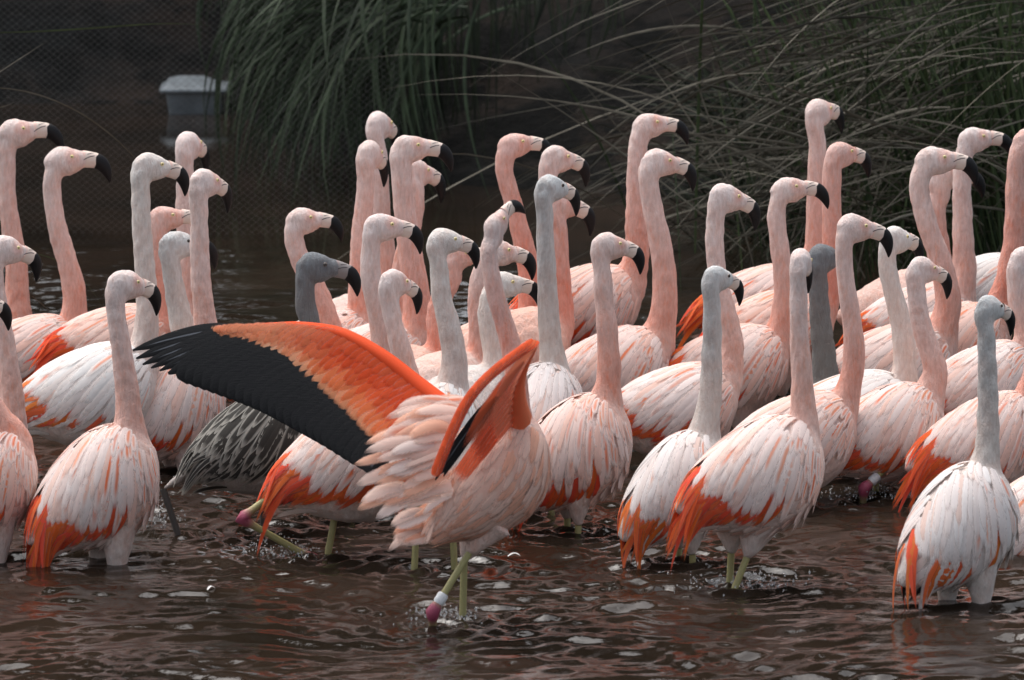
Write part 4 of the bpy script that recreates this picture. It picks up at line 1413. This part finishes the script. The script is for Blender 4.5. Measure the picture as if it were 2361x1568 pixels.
def build_spread_wings():
    b = MAIN['b21']
    Y0 = YW(b['wy'])
    root, ro = b['obj'], b['root']
    r = np.random.default_rng(21)
    # wing at the left: upper side seen.  (px, py, depth behind the body)
    LE = [(1030, 940, .04), (960, 885, .09), (880, 822, .14), (790, 772, .20), (700, 755, .26), (630, 754, .30), (570, 756, .33), (512, 761, .36)]
    DI = [(880, 1032, .02), (845, 990, .06), (805, 945, .11), (755, 893, .16), (700, 842, .22), (630, 808, .27), (560, 786, .32), (492, 766, .37)]
    TE = [(848, 1090, .0), (800, 1064, .04), (738, 1024, .09), (668, 984, .15), (580, 936, .22), (480, 896, .30), (390, 862, .38), (326, 838, .44), (309, 808, .46)]
    W = lambda q: P(q[0], q[1], Y0 + q[2])
    bones = np.array([W(q) for q in LE])
    bones = catmull(bones, 6)
    v, f, t = tube(bones - ro, np.linspace(.022, .006, len(bones)), 8, False)
    me = new_mesh('raised_wing', v, f, True, M['feather'])
    set_uv(me, np.tile([[.5, .5]], (len(v), 1)))
    wing = mesh_obj('raised_wing', me, root)
    wing.color = col4((.80, .10, .03))
    wing['label'] = 'wing spread to the left with black flight feathers'
    # flight feathers
    n = 30
    for i in range(n):
        f_ = i / (n - 1)
        p0q, p1q = interp_curve(DI, f_), interp_curve(TE, f_ ** .96)
        p0, p1 = W(p0q), W(p1q)
        p0 = p0 + (p0 - p1) * .18
        L = np.linalg.norm(p1 - p0)
        half = .030 + .002 * math.sin(f_ * 3)
        if i > n - 6: half = .019
        spread_feather(wing, ro, p0, p1, half, np.array([.0055, .0055, .0065]), M['flight'], PROF_FLIGHT if i < n - 6 else PROF_POINT ** .7, 'flight_feather',
                       lift=-.012 + .0006 * i, sag=-.012, nrm=(-.1, -1, .35), arch=.11, n=18)
    # coverts: rows from the trailing (large, peach) to the leading edge (small, red)
    rows = [(30, .80, .50, .0135, (.86, .34, .17), (.86, .46, .28)), (32, .55, .46, .0125, (.84, .22, .08), (.87, .38, .21)), (34, .36, .40, .0115, (.80, .13, .04), (.86, .33, .17)),
            (36, .18, .36, .0105, (.77, .10, .03), (.86, .31, .15)), (38, .05, .28, .0095, (.77, .11, .035), (.86, .34, .18))]
    for k, (m, u0, span, half, cin, cout) in enumerate(rows):
        for i in range(m):
            f_ = np.clip((i + r.uniform(-.25, .25)) / (m - 1), 0, 1)
            a, c = interp_curve(LE, f_), interp_curve(DI, f_)
            te = interp_curve(TE, f_)
            q0 = a + (c - a) * (u0 - .10)
            q1 = a + (c - a) * min(1.0, u0 + span * r.uniform(.85, 1.1)) + (te - c) * (max(0, u0 + span - 1.0) * .35)
            # feathers lean outwards along the wing
            lean = interp_curve(LE, min(1, f_ + .035 + .05 * f_)) - a
            q1 = q1 + lean * .55
            wi = ss(np.array(f_), .38, .78) * .9 + .12 * (k == 0)
            wi = np.clip(wi + r.normal(0, .06), 0, 1)
            col = np.array(cin) * (1 - wi) + np.array(cout) * wi
            col = col * r.uniform(.92, 1.06)
            hf = half * 1.45 * (1 - .3 * f_) * r.uniform(.85, 1.15)
            spread_feather(wing, ro, W(q0), W(q1), hf, col, M['feather'], PROF_ROUND, 'covert', lift=.002 + .0024 * k + r.uniform(0, .0015), nrm=(-.1, -1, .4), sag=-.004, arch=.07)
    # scapulars: long loose pale feathers streaming from the back
    back = mesh_obj('scapular_base', PATCH[1], root)
    BM = Matrix.Translation(Vector(b['C'] - b['root'])) @ Matrix(b['R'].tolist()).to_4x4() @ Matrix.Diagonal((b['S'] * XS * 1.01, b['S'] * 1.01, b['S'] * 1.01, 1))
    back.matrix_local = BM
    back.color = col4((.85, .62, .53))
    R0 = [(1085, 925, -.04), (1050, 950, -.08), (1030, 1000, -.10), (1020, 1050, -.11), (1030, 1110, -.11), (1035, 1160, -.10)]
    T0 = [(900, 938, .0), (872, 985, -.06), (850, 1050, -.11), (842, 1110, -.13), (838, 1180, -.13), (905, 1215, -.12)]
    for lay in range(4):
        m = 15
        for i in range(m):
            f_ = np.clip((i + r.uniform(-.4, .4)) / (m - 1), 0, 1)
            a, c = interp_curve(R0, f_), interp_curve(T0, f_)
            fr = (1.0, .84, .66, .50)[lay]
            c = c + np.array([r.normal(0, 14), r.normal(0, 16), 0])
            e = a + (c - a) * fr * r.uniform(.86, 1.10)
            st = a + (c - a) * (fr - .55)
            peach = r.uniform()
            col = np.array([.87, .66, .57]) if peach < .6 else (np.array([.86, .50, .36]) if peach < .85 else np.array([.88, .74, .68]))
            sk = r.uniform(.5, 1) if (r.uniform() < .35 and f_ < .5) else 0
            spread_feather(back, ro, W(st), W(e), r.uniform(.010, .018), col, M['feather'], PROF_ROUND if r.uniform() < .6 else PROF_POINT ** .6, 'scapular', lift=.004 + .005 * lay + r.uniform(0, .004), nrm=(-.35 + r.normal(0, .15), -1, .45 + r.normal(0, .15)), sag=r.normal(-.012, .008), streak=sk,
                           arch=.22)
    back_inv = BM.inverted()
    for ch in back.children: ch.matrix_parent_inverse = back_inv
    # tail tuft
    for i in range(14):
        f_ = i / 13
        a = np.array([1010 + 60 * f_, 1150 + 70 * f_, -.05])
        e = np.array([898 + 40 * f_ + r.uniform(-8, 8), 1258 - 40 * (1 - f_) * r.uniform(-1, 1.6), -.10])
        col = np.array([.88, .66, .57]) if i % 3 else np.array([.86, .46, .32])
        spread_feather(root, ro, W(a), W(e), .015, col, M['feather'], PROF_ROUND, 'tail_feather', lift=.004 + .001 * i, nrm=(-.4, -1, .3))
    # wing at the right: raised towards the camera, seen edge on with its underside
    HU = [(1195, 965, -.03), (1188, 925, -.09), (1190, 880, -.15), (1207, 835, -.21), (1232, 792, -.27)]     # arm: shoulder to wrist
    bones = catmull(np.array([W(q) for q in HU]), 6)
    v, f, t = tube(bones - ro, np.interp(np.linspace(0, 1, len(bones)), [0, .5, 1], [.030, .020, .010]), 10, True)
    me = new_mesh('raised_wing', v, f, True, M['feather'])
    set_uv(me, np.tile([[.5, .5]], (len(v), 1)))
    w2 = mesh_obj('raised_wing', me, root)
    w2.color = col4((.80, .26, .13))
    w2['label'] = 'wing raised edge-on showing its red underside'
    # underside feathers fan from the arm down to the rear edge
    TI = [(1075, 1110, -.10), (1062, 1110, -.16), (1045, 1100, -.22), (1025, 1098, -.28), (1003, 1106, -.34)]
    for lay in range(3):
        m = 13
        for i in range(m):
            f_ = i / (m - 1)
            a, c = interp_curve(HU, f_), interp_curve(TI, f_)
            fr = (1.0, .74, .46)[lay]
            e = a + (c - a) * fr * r.uniform(.95, 1.03)
            st = a + (c - a) * max(0, fr - .62)
            col = np.array([.62, .115, .05]) * r.uniform(.85, 1.2)
            if lay == 2: col = np.array([.72, .22, .12]) * r.uniform(.9, 1.1)
            if f_ > .72 and lay == 0: col = np.array([.012, .012, .014])
            if .55 < f_ <= .72 and lay == 0: col = np.array([.62, .55, .52])
            spread_feather(w2, ro, W(st), W(e), .014, col, M['flight'] if f_ > .72 and lay == 0 else M['feather'], PROF_ROUND, 'underwing_feather',
                           lift=.002 + .004 * lay, nrm=(.75, -.6, .2), sag=-.02)
    # red leading band: rows of small coverts lapping from wrist to rear edge, seen on edge
    ED = [(1236, 788, -.285), (1185, 824, -.30), (1130, 868, -.32), (1085, 918, -.34), (1050, 985, -.355), (1025, 1045, -.365), (1004, 1100, -.37)]
    for lay in range(3):
        m = 26
        for i in range(m):
            f_ = i / (m - 1) * .93
            a = interp_curve(ED, f_)
            e = interp_curve(ED, min(1, f_ + .12))
            off = np.array([(-1, 0, 1)[lay] * 7, (-1, 0, 1)[lay] * 4, (-1, 0, 1)[lay] * .012])
            col = (np.array([.78, .12, .04]) if lay != 1 else np.array([.82, .20, .08])) * r.uniform(.85, 1.1)
            spread_feather(w2, ro, W(a + off), W(e + off * .6), .0095, col, M['feather'], PROF_ROUND, 'covert', lift=.004 + .002 * lay, nrm=(-.55, -.8, .35))


build_spread_wings()

# ---------------------------------------------------------------- water, floating feathers
build_water(LEGS_AT)


def floating(px, py, s, rot, lab):
    p = P(px, py, YW(py)); p[2] = .008
    t = np.linspace(0, 1, 9)
    c = np.stack([s * (t - .5), .1 * s * np.sin(t * 3), .006 * np.sin(t * 3.1)], -1)
    n = np.tile([0, 0, 1.0], (9, 1))
    me = feather_mesh(c, n, s * .22, M['feather'], PROF_ROUND, 'floating_feather', -.4)
    o = mesh_obj('floating_feather', me)
    o.location = tuple(p)
    o.rotation_euler = (0, 0, rot)
    o.color = (.86, .84, .82, 0)
    tag(o, lab, 'feather', 'white down feathers afloat')


floating(1186, 1291, .03, .1, 'small white feather afloat right of the wing-spreading bird')
floating(488, 1367, .022, .6, 'tiny white feather afloat at lower left')


def splash(px, py, spread, height, n, lab, seed):
    """drops of water thrown up where a leg breaks the surface"""
    r = np.random.default_rng(seed)
    c0 = P(px, py, YW(py)); c0[2] = 0
    a = np.array([[1, 0, 0], [-1, 0, 0], [0, 1, 0], [0, -1, 0], [0, 0, 1], [0, 0, -1]], float)
    f = np.array([[0, 2, 4], [2, 1, 4], [1, 3, 4], [3, 0, 4], [2, 0, 5], [1, 2, 5], [3, 1, 5], [0, 3, 5]])
    vs_, fs = [], []
    for i in range(n):
        d = r.normal(0, 1, 2) * spread * np.array([1, .7])
        hgt = abs(r.normal(0, 1)) * height * math.exp(-np.hypot(*d) / spread * .6)
        sz = r.uniform(.0007, .0022) * (1.5 if hgt < .01 else 1)
        vs_.append(a * sz * np.array([1, 1, r.uniform(.8, 1.9)]) + np.array([d[0], d[1], hgt + .004]))
        fs.append(f + 6 * i)
    o = mesh_obj('water_splash', new_mesh('water_splash', np.concatenate(vs_), np.concatenate(fs), True, M['drop']))
    o.location = tuple(c0)
    tag(o, lab, 'splash', 'splashes round the legs', 'stuff')


_d = NT('water_drop')
_p = _d.n('ShaderNodeBsdfPrincipled', Roughness=0.03, IOR=1.333, **{'Transmission__Weight': 0.85})
_n = _d.noise(_d.n('ShaderNodeTexCoord').outputs['Object'], 90.0, 2)
_d.t.links.new(_d.mix(_n, (0.80, 0.84, 0.86), (0.95, 0.97, 0.98)), _p.inputs['Base Color'])
M['drop'] = _d.done(_p.outputs[0])
splash(335, 1205, .045, .075, 260, 'water splashing up right of the front left bird', 1)
splash(640, 1280, .05, .035, 200, 'water drops thrown up by the lifted yellow leg', 2)
splash(1015, 1425, .045, .018, 150, 'water churned round the banded leg of the wing-spreading bird', 3)
splash(1710, 1345, .07, .015, 180, 'water churned round the legs of the big front bird', 4)
splash(2020, 1150, .07, .03, 200, 'water churned below the red-plumed bird at right', 5)
